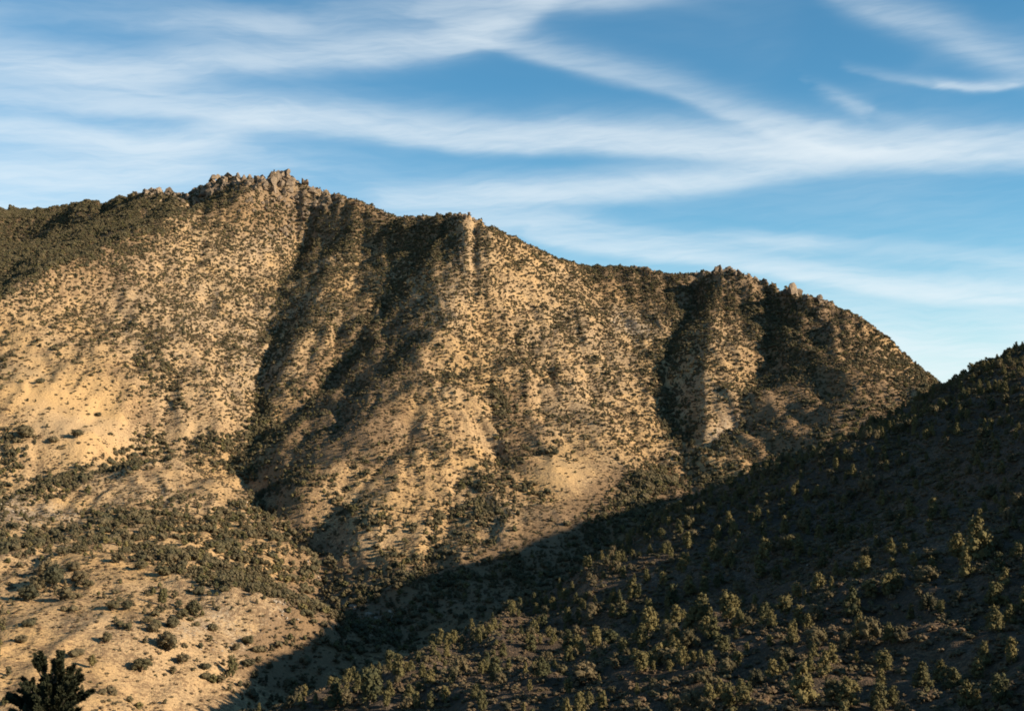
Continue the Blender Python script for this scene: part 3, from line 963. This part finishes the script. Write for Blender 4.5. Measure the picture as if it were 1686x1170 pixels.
# pines on the shaded hillside (u, v base, height px)
DARK = [(1041, 988, 30), (1010, 998, 25), (1092, 967, 20), (1108, 1000, 30), (1136, 980, 26), (1159, 980, 26), (1122, 943, 20), (1132, 906, 24), (1175, 922, 28), (1212, 914, 24), (1183, 890, 20), (1208, 882, 22), (1260, 926, 32),
        (1271, 910, 18), (1291, 878, 24), (1324, 878, 30), (1368, 878, 24), (1385, 882, 20), (1299, 906, 20), (1199, 1024, 40), (1155, 1032, 46), (1067, 1049, 40), (1069, 1008, 18), (1134, 1065, 28), (1107, 1077, 26), (1071, 1101, 24),
        (1124, 1101, 30), (1163, 1130, 26), (1167, 1162, 30), (1104, 1166, 20), (1187, 1071, 20), (1254, 1032, 14), (1267, 1065, 16), (1330, 1036, 22), (1338, 1073, 26), (1403, 1016, 40), (1415, 1053, 36), (1431, 1060, 40), (1393, 1073, 30),
        (1370, 1093, 28), (1334, 1105, 26), (1321, 1162, 60), (1289, 1110, 22), (1246, 1130, 26), (1220, 1154, 30), (1199, 1168, 34), (1395, 1166, 40), (1358, 1113, 34), (1370, 1162, 40), (1519, 1138, 40), (1549, 1122, 30), (1639, 1040, 36),
        (1635, 1000, 30), (1610, 926, 60), (1590, 951, 40), (1578, 925, 38), (1639, 914, 30), (1655, 967, 26), (1677, 922, 22), (1549, 1012, 20), (1460, 983, 30), (1480, 971, 22), (1431, 817, 36), (1452, 833, 22), (1496, 841, 16),
        (1509, 808, 16), (1346, 820, 18), (1289, 820, 14), (1313, 804, 12), (1248, 935, 18), (1295, 939, 16), (1334, 918, 14), (1443, 902, 16), (1468, 935, 14), (1303, 1061, 28), (1582, 837, 14), (1620, 843, 14), (1622, 1093, 30),
        (1665, 1093, 34), (1610, 1122, 30), (794, 1052, 20), (779, 1051, 12), (714, 1079, 16), (735, 1082, 22), (732, 1098, 10), (759, 1115, 32), (792, 1112, 18), (815, 1125, 34), (837, 1106, 18), (828, 1082, 20), (817, 1064, 10),
        (802, 1096, 18), (875, 1072, 22), (878, 1043, 20), (895, 1033, 18), (935, 1029, 24), (948, 996, 16), (971, 1026, 20), (981, 1069, 30), (936, 1072, 28), (892, 1116, 30), (902, 1109, 16), (936, 1142, 22), (971, 1162, 20),
        (872, 1139, 16), (782, 1152, 22), (732, 1159, 24), (745, 1126, 18), (716, 1109, 14), (689, 1139, 14), (696, 1116, 20), (676, 1106, 16), (656, 1116, 32), (641, 1106, 16), (624, 1119, 14), (609, 1159, 48), (589, 1142, 26),
        (571, 1142, 14), (550, 1166, 34), (520, 1159, 16), (500, 1168, 16), (478, 1166, 18), (629, 1142, 14), (636, 1166, 22), (686, 1168, 22), (709, 1168, 24), (908, 1062, 10), (994, 953, 10), (963, 1006, 12), (1560, 735, 14),
        (1526, 760, 12), (1480, 740, 12), (1625, 720, 14), (1660, 700, 14), (1585, 690, 12), (1400, 760, 12), (1430, 745, 10), (1290, 840, 12), (1350, 850, 14), (1390, 832, 14), (1530, 880, 20), (1556, 860, 18), (1660, 860, 22),
        (1648, 1166, 44), (1592, 1168, 40), (1450, 1130, 24), (1470, 1166, 30), (1484, 1060, 26), (1500, 1020, 22), (1505, 935, 20), (1535, 945, 24), (1420, 880, 14), (1240, 860, 14), (1215, 840, 12)]
ZONES = [('at the shaded hillside foot, bottom centre left', 470, 670, 1000, 1200), ('on the shaded hillside just left of bottom centre', 670, 760, 1000, 1200), ('low on the shaded hillside at bottom centre', 760, 850, 1000, 1200),
         ('low on the shaded hillside right of bottom centre', 850, 1000, 1040, 1200), ('along the dark lower edge of the shaded hillside', 850, 1060, 900, 1040), ('in the open stand low on the shaded hillside', 1000, 1180, 1040, 1200),
         ('in the lit stand midway along the shaded hillside', 1060, 1175, 860, 1040), ('by dark gaps at the bottom of the shaded hillside', 1180, 1300, 1040, 1200), ('in the middle of the shaded hillside', 1175, 1275, 800, 1040),
         ('on the high centre of the shaded hillside', 1275, 1400, 700, 960), ('near the reddish brush of the shaded hillside', 1275, 1460, 960, 1090), ('by pale ground low on the shaded hillside', 1300, 1460, 1090, 1200),
         ('on the upper right of the shaded hillside', 1400, 1540, 700, 960), ('just under the right skyline of the shaded hillside', 1540, 1700, 600, 890), ('in the dark right part of the shaded hillside', 1460, 1700, 890, 1030), ('in the bottom right corner of the shaded hillside', 1460, 1700, 1030, 1200)]
zl = {}


def zone_of(u, v):
    for k, (_, a, b, c, d) in enumerate(ZONES):
        if a <= u < b and c <= v < d:
            return k
    return 8


NEARP = []                                       # (u, v, plant, size word, form)
N_IND = len(SUNNY)
for u, v, h in DARK:
    x, y, z = hit(u, v)
    hh = h * y / F0 * 1.38
    s = random.random()
    cr, wd, nm = (random.choice(NEAR_CONE), 1.0, 'conical') if s < .5 else (random.choice(NEAR_RAG), .9, 'ragged') if s < .85 else (random.choice(NEAR_ROUND), .8, 'rounded')
    e_ = plant('pine_tree', x, y, hh, wd * random.uniform(.85, 1.1), cr, random.choice(TRUNKS), '', 'pines scattered over the shaded hillside')
    NEARP.append((u, v, e_, 'tall' if h >= 30 else 'middling' if h >= 19 else 'small', nm))
    N_IND += 1

# ------------------------------------------------------------------ all the other trees and scrub
def candidates(per_m2, r0, r1, a=25.0):
    area = (r1 * r1 - r0 * r0) * a * DEG
    m_ = int(area * per_m2)
    r = np.sqrt(rng.random(m_) * (r1 * r1 - r0 * r0) + r0 * r0)
    t = (rng.random(m_) * 2 - 1) * a * DEG
    return r * np.sin(t), r * np.cos(t)


def seen(x, y, z, tol):
    r = np.hypot(x, y)
    return (z + tol) / r >= bil(RUN, x, y) - 1e-4


x, y = candidates(1 / 11.0, 130, 2700)
z = height(x, y)
ok = seen(x, y, z, 26.0) & (rng.random(len(x)) < tree_density(x, y, z))
x, y, z = x[ok], y[ok], z[ok]
u, v = project(x, y, z)
fs = far_side(x, y)
wood = np.zeros_like(x)
for pts, w, k in TREES_MORE:
    wood = wood + k * stroke(u, v, pts, w)
wood = np.clip(wood, 0, 1)
hh = (1.9 + 1.7 * rng.random(len(x)) + 1.6 * wood + 1.6 * rng.random(len(x)) ** 3) * (0.88 - 0.06 * smooth(1000, 1700, y))
hh = np.where(fs < 0.5, 2.2 + 3.2 * rng.random(len(x)) ** 1.5, hh)
fr = y / np.hypot(x, y)
appar = hh / y
vis = seen(x, y, z, 1.0) & (u > 0) & (u < W0) & (v > 0) & (v < H0)
pick = np.argsort(-np.where(vis, appar, 0))[:max(0, 300 - N_IND)]
sel = np.zeros(len(x), bool)
sel[pick] = True


def zone_label(u, v, nearside):
    if nearside:
        if v > 1040:
            return 'small pine among taller ones near the bottom of the shaded hillside'
        if u > 1400:
            return 'small dark pine on the upper right of the shaded hillside'
        return 'small pine among others midway up the shaded hillside'
    if v > 960:
        return 'green juniper in the sunlit lower left foothill above the valley shadow'
    if u < 480:
        return 'green juniper in the dense belt of trees crossing the left foothills'
    return 'juniper among many on the lower sunlit slopes above the shaded valley'


for k in np.nonzero(sel)[0]:
    nearside = fs[k] < .5
    s = random.random()
    nm = ('conical' if s < .4 else 'ragged' if s < .75 else 'rounded') if nearside else ''
    cr = random.choice(NEAR_CONE if s < .4 else NEAR_RAG if s < .75 else NEAR_ROUND) if nearside else random.choice(NEAR_ROUND if s < .75 else NEAR_RAG)
    e_ = plant('pine_tree' if nearside else 'juniper_tree', float(x[k]), float(y[k]), float(hh[k]), random.uniform(.9, 1.25), cr, random.choice(TRUNKS), zone_label(u[k], v[k], nearside),
          'pines scattered over the shaded hillside' if nearside else 'junipers on the sunlit foothills')
    if nearside:
        pxh = appar[k] * F0
        NEARP.append((u[k], v[k], e_, 'tall' if pxh >= 30 else 'middling' if pxh >= 19 else 'small', nm))
for p in NEARP:
    zl.setdefault((zone_of(p[0], p[1]), p[3], p[4]), []).append(p)
for (k_, size_, nm), ps in zl.items():
    ps.sort(key=lambda p: p[0])
    for q, p in enumerate(ps):
        p[2]['label'] = ('only ' if len(ps) == 1 else ORD[q] + ' ') + size_ + ' ' + nm + ' pine ' + ZONES[k_][0]
print('trees', len(x), 'individual', N_IND + int(sel.sum()))


def scatter(name, xs, ys, zs, hs, ws, meshes, **props):
    """one object: a point per plant, each point carrying one of the plant meshes"""
    me = bpy.data.meshes.new(name)
    P = np.stack([xs, ys, zs], axis=-1)
    me.vertices.add(len(P))
    me.vertices.foreach_set('co', P.astype(np.float32).ravel())
    for nm, typ, arr in (('scl', 'FLOAT_VECTOR', np.stack([hs * ws, hs * ws, hs], axis=-1)), ('rot', 'FLOAT_VECTOR', np.stack([np.zeros(len(P)), np.zeros(len(P)), rng.random(len(P)) * 6.283], axis=-1))):
        a = me.attributes.new(nm, typ, 'POINT')
        a.data.foreach_set('vector', arr.astype(np.float32).ravel())
    a = me.attributes.new('pick', 'INT', 'POINT')
    a.data.foreach_set('value', rng.integers(0, len(meshes), len(P)).astype(np.int32))
    o = link(name, me, **props)
    ng = bpy.data.node_groups.new(name, 'GeometryNodeTree')
    ng.interface.new_socket('Geometry', in_out='INPUT', socket_type='NodeSocketGeometry')
    ng.interface.new_socket('Geometry', in_out='OUTPUT', socket_type='NodeSocketGeometry')
    N, L = ng.nodes, ng.links
    gi, go = N.new('NodeGroupInput'), N.new('NodeGroupOutput')
    iop = N.new('GeometryNodeInstanceOnPoints')
    L.new(gi.outputs[0], iop.inputs['Points'])
    join = N.new('GeometryNodeJoinGeometry')
    for me2 in reversed(meshes):
        src = bpy.data.objects.new(me2.name, me2)      # only the mesh carrier for the instances, not placed in the scene
        oi = N.new('GeometryNodeObjectInfo')
        oi.inputs['Object'].default_value = src
        oi.inputs['As Instance'].default_value = True
        L.new(oi.outputs['Geometry'], join.inputs[0])
    L.new(join.outputs[0], iop.inputs['Instance'])
    iop.inputs['Pick Instance'].default_value = True
    def attr(nm, typ, sock):
        nd = N.new('GeometryNodeInputNamedAttribute')
        nd.data_type = typ
        nd.inputs['Name'].default_value = nm
        L.new(nd.outputs[0], sock)
    attr('scl', 'FLOAT_VECTOR', iop.inputs['Scale'])
    attr('rot', 'FLOAT_VECTOR', iop.inputs['Rotation'])
    attr('pick', 'INT', iop.inputs['Instance Index'])
    L.new(iop.outputs[0], go.inputs[0])
    md = o.modifiers.new('scatter', 'NODES')
    md.node_group = ng
    return o


r_ = ~sel
a = r_ & (fs >= .5)
scatter('mountain_woodland', x[a], y[a], z[a] - 0.25, hh[a], rng.uniform(.8, 1.25, a.sum()), FAR_TREE, kind='stuff', label='thousands of small dark junipers and pines dotting the sunlit mountain', category='woodland')
a = r_ & (fs < .5)
scatter('hillside_woodland', x[a], y[a], z[a] - 0.2, hh[a], rng.uniform(.65, .95, a.sum()), NEAR_CONE[:2] + NEAR_ROUND[:2] + NEAR_RAG[:2], kind='stuff', label='smaller pines and bushes filling in the shaded hillside', category='woodland')

x, y = candidates(1 / 6.5, 300, 2300)
z = height(x, y)
u, v = project(x, y, z)
dn = 0.30 + 0.45 * smooth(-0.3, 0.5, fbm(x / 25, y / 40, 161, 3)) + 0.25 * bil(BRUSH_SHADE, x, y)
for pts, w, k in [([(60, 640), (150, 700)], 60, .6), ([(905, 768), (955, 800)], 44, .85), ([(100, 600), (60, 600)], 50, .5), ([(100, 1090), (260, 1120)], 80, .5)]:
    dn = dn * (1 - k * stroke(u, v, pts, w))
ok = seen(x, y, z, 14.0) & (rng.random(len(x)) < dn) & (far_side(x, y) > .4)
x, y, z = x[ok], y[ok], z[ok]
sh = (0.55 + 1.1 * rng.random(len(x)) ** 2) * (0.75 + 0.5 * smooth(600, 1500, y))
scatter('mountain_scrub', x, y, z - 0.1, sh, rng.uniform(1.0, 1.7, len(x)), SCRUB, kind='stuff', label='low brown scrub speckled over the sunlit mountain slopes', category='scrub')
print('scrub', len(x))
x, y = candidates(1 / 1.9, 130, 680)
z = height(x, y)
ok = seen(x, y, z, 8.0) & (rng.random(len(x)) < 0.35 + 0.5 * smooth(-.2, .4, fbm(x / 18, y / 18, 211, 3))) & (far_side(x, y) < .5)
x, y, z = x[ok], y[ok], z[ok]
sh = 0.35 + 0.9 * rng.random(len(x)) ** 2
scatter('hillside_scrub', x, y, z - 0.1, sh, rng.uniform(1.0, 1.7, len(x)), SCRUB, kind='stuff', label='low dark scrub covering the shaded hillside', category='scrub')
print('scrub2', len(x))


# ------------------------------------------------------------------ crags and boulders
def rock_mesh(name, seed, material):
    import bmesh
    rg = np.random.default_rng(seed)
    bm = bmesh.new()
    for _ in range(11):
        d = rg.normal(size=3)
        d /= np.linalg.norm(d)
        p = d * (0.75 + 0.25 * rg.random())
        bm.verts.new((p[0] * 0.5, p[1] * 0.5, p[2] * 0.5))
    r = bmesh.ops.convex_hull(bm, input=bm.verts)
    bmesh.ops.delete(bm, geom=[g for g in r['geom_interior'] if isinstance(g, bmesh.types.BMVert)], context='VERTS')
    me = bpy.data.meshes.new(name)
    bm.to_mesh(me)
    bm.free()
    me.materials.append(material)
    return me


ROCKS = [rock_mesh('rock', 400 + k, M_ROCK) for k in range(7)]
PALES = [rock_mesh('rock', 420 + k, M_PALE) for k in range(6)]


def crag(spots, label, meshes=ROCKS, tall=1.2, name='rock_crag', sink=0.42, group=None):
    """spots: (u, v, size px) of each rock"""
    pts = []
    for u, v, s in spots:
        x, y, z = hit(u, v)
        pts.append((x, y, z, s * (1.2 if name == 'rock_crag' else 1.0) * y / F0))
    cx_, cy_ = sum(p[0] for p in pts) / len(pts), sum(p[1] for p in pts) / len(pts)
    e = bpy.data.objects.new(name, None)
    COL.objects.link(e)
    e.location = (cx_, cy_, hz(cx_, cy_))
    e['label'] = label
    e['category'] = 'crag' if name == 'rock_crag' else 'rocks'
    if group:
        e['group'] = group
    for x, y, z, s in pts:
        r = link('rock', random.choice(meshes), e)
        t = tall * random.uniform(.8, 1.3)
        r.location = (x - cx_, y - cy_, z - e.location.z + s * t * (0.5 - sink))
        r.rotation_euler = (random.uniform(-.55, .55), random.uniform(-.55, .55), random.uniform(0, 6.3))
        r.scale = (s * random.uniform(.9, 1.3), s * random.uniform(.9, 1.3), s * t)
    return e


def line_spots(pts, n_, s0, s1, jit):
    out = []
    for k in range(n_):
        t = (k + random.random()) / n_ * (len(pts) - 1)
        i = min(int(t), len(pts) - 2)
        f = t - i
        out.append((pts[i][0] * (1 - f) + pts[i + 1][0] * f + random.gauss(0, jit * .6), pts[i][1] * (1 - f) + pts[i + 1][1] * f + random.random() * jit, random.uniform(s0, s1)))
    return out


crag(line_spots([(438, 304), (452, 292), (466, 284), (480, 292), (494, 304)], 34, 8, 14, 22) + [(466, 285, 16), (458, 291, 14), (471, 290, 14)], 'highest jagged crag crowning the mountain summit', tall=1.5)
crag(line_spots([(400, 298), (420, 291), (438, 296)], 16, 8, 13, 14), 'dark blocky crag between the two summit towers', tall=1.3)
crag(line_spots([(325, 314), (345, 298), (372, 287), (398, 293)], 34, 8, 13, 22), 'rough crag forming the left tower of the summit', tall=1.3)
crag(line_spots([(228, 318), (262, 312), (298, 322)], 24, 6, 11, 14), 'row of brown crags on the shoulder left of the summit', tall=1.2)
crag(line_spots([(540, 330), (505, 345), (480, 378), (440, 385)], 26, 5, 11, 14), 'pale rocky rib below and right of the summit', tall=1.0)
crag(line_spots([(395, 330), (440, 330), (490, 320)], 26, 5, 10, 22), 'broken rock faces just under the summit', tall=1.0)
crag(line_spots([(520, 316), (560, 328), (606, 340)], 12, 5, 9, 6), 'low rocks along the ridge falling right from the summit', tall=.9)
crag(line_spots([(630, 352), (660, 360), (700, 360)], 9, 4, 8, 4), 'small rocks on the saddle between summit and middle peak', tall=1.1)
crag(line_spots([(745, 360), (763, 351), (785, 362)], 10, 6, 11, 6), 'rocky tip of the middle peak', tall=1.1)
crag(line_spots([(765, 375), (752, 420), (745, 450)], 10, 4, 8, 8), 'rocks down the spine under the middle peak', tall=1.0)
crag(line_spots([(1040, 442), (1060, 440), (1088, 446)], 7, 5, 9, 4), 'low rounded rocks on the ridge left of the double peak', tall=.9)
crag(line_spots([(1150, 452), (1180, 444), (1197, 441), (1215, 448)], 14, 6, 12, 8), 'brown crag on the right hand peak', tall=1.2)
crag(line_spots([(1222, 455), (1245, 458), (1268, 466)], 9, 6, 10, 6), 'line of rocks right of the brown crag', tall=1.0)
crag([(1303, 484, 22), (1310, 484, 20), (1295, 485, 14), (1288, 486, 10), (1314, 488, 13)], 'big square block standing out on the right ridge', tall=1.1)
crag(line_spots([(1325, 490), (1350, 491), (1360, 500)], 9, 8, 13, 5), 'flat topped rocks right of the big square block', tall=1.1)
crag(line_spots([(1355, 500), (1352, 520), (1362, 540)], 7, 6, 10, 5), 'rocky spine below the flat topped rocks', tall=1.2)
crag(line_spots([(1400, 515), (1440, 538), (1465, 556)], 10, 4, 8, 5), 'scattered rocks on the descending right ridge', tall=.9)
G_R = 'pale rock patches on the sunlit slopes'
crag(line_spots([(1015, 522), (1040, 535), (1062, 550)], 16, 3, 8, 14), 'pale grey scree patch on the face left of the dark gully', PALES, .5, 'rock_patch', group=G_R)
crag(line_spots([(310, 1030), (340, 1012), (385, 1022)], 26, 3, 8, 26), 'grey rocks strewn beside the tall juniper on the foothill', PALES, .6, 'rock_patch', group=G_R)
crag(line_spots([(330, 1050), (375, 1060), (400, 1050)], 14, 3, 7, 20), 'small grey rocks under the main rock strew on the foothill', PALES, .6, 'rock_patch', group=G_R)
crag(line_spots([(5, 825), (30, 838), (55, 850)], 16, 4, 9, 16), 'white rocks at the left edge under the golden slope', PALES, .6, 'rock_patch', group=G_R)
crag(line_spots([(80, 842), (105, 850), (125, 838)], 12, 3, 8, 10), 'white rocks among junipers left of the rounded foothill', PALES, .6, 'rock_patch', group=G_R)
crag(line_spots([(450, 985), (468, 1000), (475, 1020)], 14, 4, 9, 10), 'pale rocky edge where the foothill drops into shadow', PALES, .8, 'rock_patch', group=G_R)
crag(line_spots([(560, 985), (590, 1000), (620, 1010)], 16, 5, 12, 22), 'grey bluff inside the valley shadow', PALES, .8, 'rock_patch', group=G_R)
crag(line_spots([(388, 815), (402, 830), (410, 845)], 9, 4, 8, 8), 'pale rocks in the gully mouth above the tree belt', PALES, .7, 'rock_patch', group=G_R)
crag(line_spots([(235, 800), (270, 815), (300, 790)], 12, 3, 6, 10), 'small stones on top of the rounded foothill', PALES, .5, 'rock_patch', group=G_R)
crag(line_spots([(500, 920), (520, 940), (528, 950)], 9, 4, 9, 8), 'pale rocks above the right bank of the gully', PALES, .7, 'rock_patch', group=G_R)
for k, (u_, v_, s_) in enumerate(sorted([(1104, 918, 7), (1330, 932, 6), (1540, 838, 6), (1523, 676, 5), (1056, 963, 7), (1450, 868, 5), (1344, 1158, 6), (1005, 994, 6), (1225, 998, 6), (1254, 1154, 7), (1160, 1015, 5), (1600, 1036, 7), (968, 1036, 5), (862, 1118, 6)])):
    x_, y_, z_ = hit(u_, v_)
    b_ = link('boulder', PALES[k % 6])
    s_ = s_ * y_ / F0
    b_.location = (x_, y_, z_ + s_ * .15)
    b_.scale = (s_ * 1.2, s_, s_ * .8)
    b_.rotation_euler = (0, 0, k)
    b_['label'] = ORD[k] + ' pale boulder among the pines on the shaded hillside'
    b_['category'] = 'boulder'
    b_['group'] = 'pale boulders on the shaded hillside'


# ------------------------------------------------------------------ foreground pine, bottom left
def tuft_mesh(name, seed):
    """finger-shaped end of a pine twig, needles swept forward; along +Z, length 1"""
    rg = random.Random(seed)
    V, Fc = [], []
    tube(V, Fc, [(0, 0, 0), (0, 0, .5), (0, 0, .9)], [.03, .022, .008], 4)
    for k in range(330):
        t = rg.random() ** .75 * .8
        a = rg.uniform(0, 6.283)
        tilt = rg.uniform(.3, 1.05) * (1.1 - t * .6)
        l = rg.uniform(.17, .25)
        d = Vector((math.cos(a) * math.sin(tilt), math.sin(a) * math.sin(tilt), math.cos(tilt)))
        s = d.cross(Vector((rg.uniform(-1, 1), rg.uniform(-1, 1), rg.uniform(-1, 1)))).normalized() * .019
        p = Vector((0, 0, t))
        m_ = p + d * l * .55
        e_ = p + d * l
        i = len(V)
        V += [tuple(p - s), tuple(p + s), tuple(m_ + s), tuple(e_), tuple(m_ - s)]
        Fc.append((i, i + 1, i + 2, i + 3, i + 4))
    me_ = bpy.data.meshes.new(name)
    me_.from_pydata(V, [], Fc)
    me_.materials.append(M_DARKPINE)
    me_.update()
    return me_


TUFTS = [tuft_mesh('needle_tuft', 500 + k) for k in range(4)]
FD = 14.0
bx, by, _ = at(86, 1170, FD)
bz = hz(bx, by)
fp = bpy.data.objects.new('pine_tree', None)
COL.objects.link(fp)
fp.location = (bx, by, bz)
fp['label'] = 'dark foreground pine top silhouetted in the bottom left corner'
fp['category'] = 'tree'
top = at(86, 1082, FD)
V, Fc = [], []
hgt = top[2] - bz
tube(V, Fc, [(0, 0, -.2), (.05, .02, hgt * .35), (-.03, 0, hgt * .7), (0, 0, hgt * .96)], [.11, .085, .05, .012], 8)
tm = bpy.data.meshes.new('trunk')
tm.from_pydata(V, [], Fc)
tm.materials.append(M_BARK)
link('trunk', tm, fp)
# ends of the branches seen in the frame, with the twig's end direction in the picture plane (degrees from up, to the right)
TIPS = [(66, 1068, -4, 32), (56, 1072, -14, 24), (95, 1067, -6, 26), (104, 1068, 6, 32), (100, 1080, 2, 32), (124, 1090, 28, 26), (134, 1098, 30, 28), (138, 1108, 44, 26),
        (70, 1094, -6, 28), (88, 1096, 4, 30), (106, 1096, 12, 30), (34, 1112, -42, 28), (30, 1122, -60, 24), (74, 1108, -8, 32), (92, 1110, 4, 32), (110, 1110, 18, 32), (126, 1116, 30, 30),
        (158, 1134, 62, 30), (150, 1142, 78, 26), (140, 1136, 60, 26), (50, 1122, -30, 30), (64, 1122, -14, 32), (82, 1126, -4, 32), (100, 1128, 10, 32), (116, 1132, 24, 32), (130, 1130, 44, 30), (26, 1134, -70, 26),
        (10, 1140, -72, 30), (6, 1148, -84, 28), (38, 1140, -48, 28), (56, 1142, -24, 32), (74, 1146, -8, 32), (92, 1150, 4, 30), (110, 1158, 20, 30), (128, 1152, 50, 28), (136, 1164, 62, 26), (30, 1162, -66, 28),
        (48, 1160, -40, 30), (14, 1166, -74, 28), (66, 1164, -14, 32), (84, 1170, 0, 30), (120, 1176, 40, 28), (102, 1182, 14, 30), (150, 1186, 64, 28), (44, 1184, -44, 30), (8, 1188, -70, 30), (64, 1190, -16, 30), (26, 1196, -60, 30),
        (130, 1200, 50, 30), (166, 1206, 70, 30), (-16, 1200, -76, 30), (-24, 1220, -80, 30), (176, 1226, 76, 30), (90, 1210, 0, 30), (110, 1226, 30, 30), (50, 1226, -36, 30), (10, 1240, -66, 30), (150, 1250, 64, 30), (-30, 1260, -80, 30), (190, 1270, 78, 30)]
for k, (u_, v_, ang, ln) in enumerate(TIPS):
    dd = FD + random.uniform(-.45, .45)
    tip = Vector(at(u_, v_, dd)) - fp.location
    L_ = ln * FD / F0 * 1.15
    an = math.radians(ang)
    dirv = Vector((math.sin(an), random.uniform(-.35, .35), math.cos(an))).normalized()
    base = tip - dirv * L_
    h0 = max(0.4, min(hgt * .93, base.z - 0.10 - abs(base.x) * .45))
    root = Vector((0, 0, h0))
    V, Fc = [], []
    mid = root.lerp(base, .55) + Vector((0, 0, -.03 - abs(base.x) * .08))
    tube(V, Fc, [tuple(root), tuple(mid), tuple(base), tuple(base + dirv * L_ * .3)], [.022, .014, .008, .004], 5)
    bm_ = bpy.data.meshes.new('branch')
    bm_.from_pydata(V, [], Fc)
    bm_.materials.append(M_BARK)
    br_ = link('branch', bm_, fp)
    sub = [(base, dirv, 1.0)]
    for q in range(6):
        pp = mid.lerp(base, random.uniform(.62, 1.0))
        d2 = (dirv + Vector((random.uniform(-.7, .7), random.uniform(-.9, .9), random.uniform(-.2, .5)))).normalized()
        sub.append((pp, d2, random.uniform(.6, .85)))
    for p_, d_, s_ in sub:
        tf = link('needle_tuft', random.choice(TUFTS), br_)
        tf.location = p_
        tf.rotation_euler = d_.to_track_quat('Z', 'Y').to_euler()
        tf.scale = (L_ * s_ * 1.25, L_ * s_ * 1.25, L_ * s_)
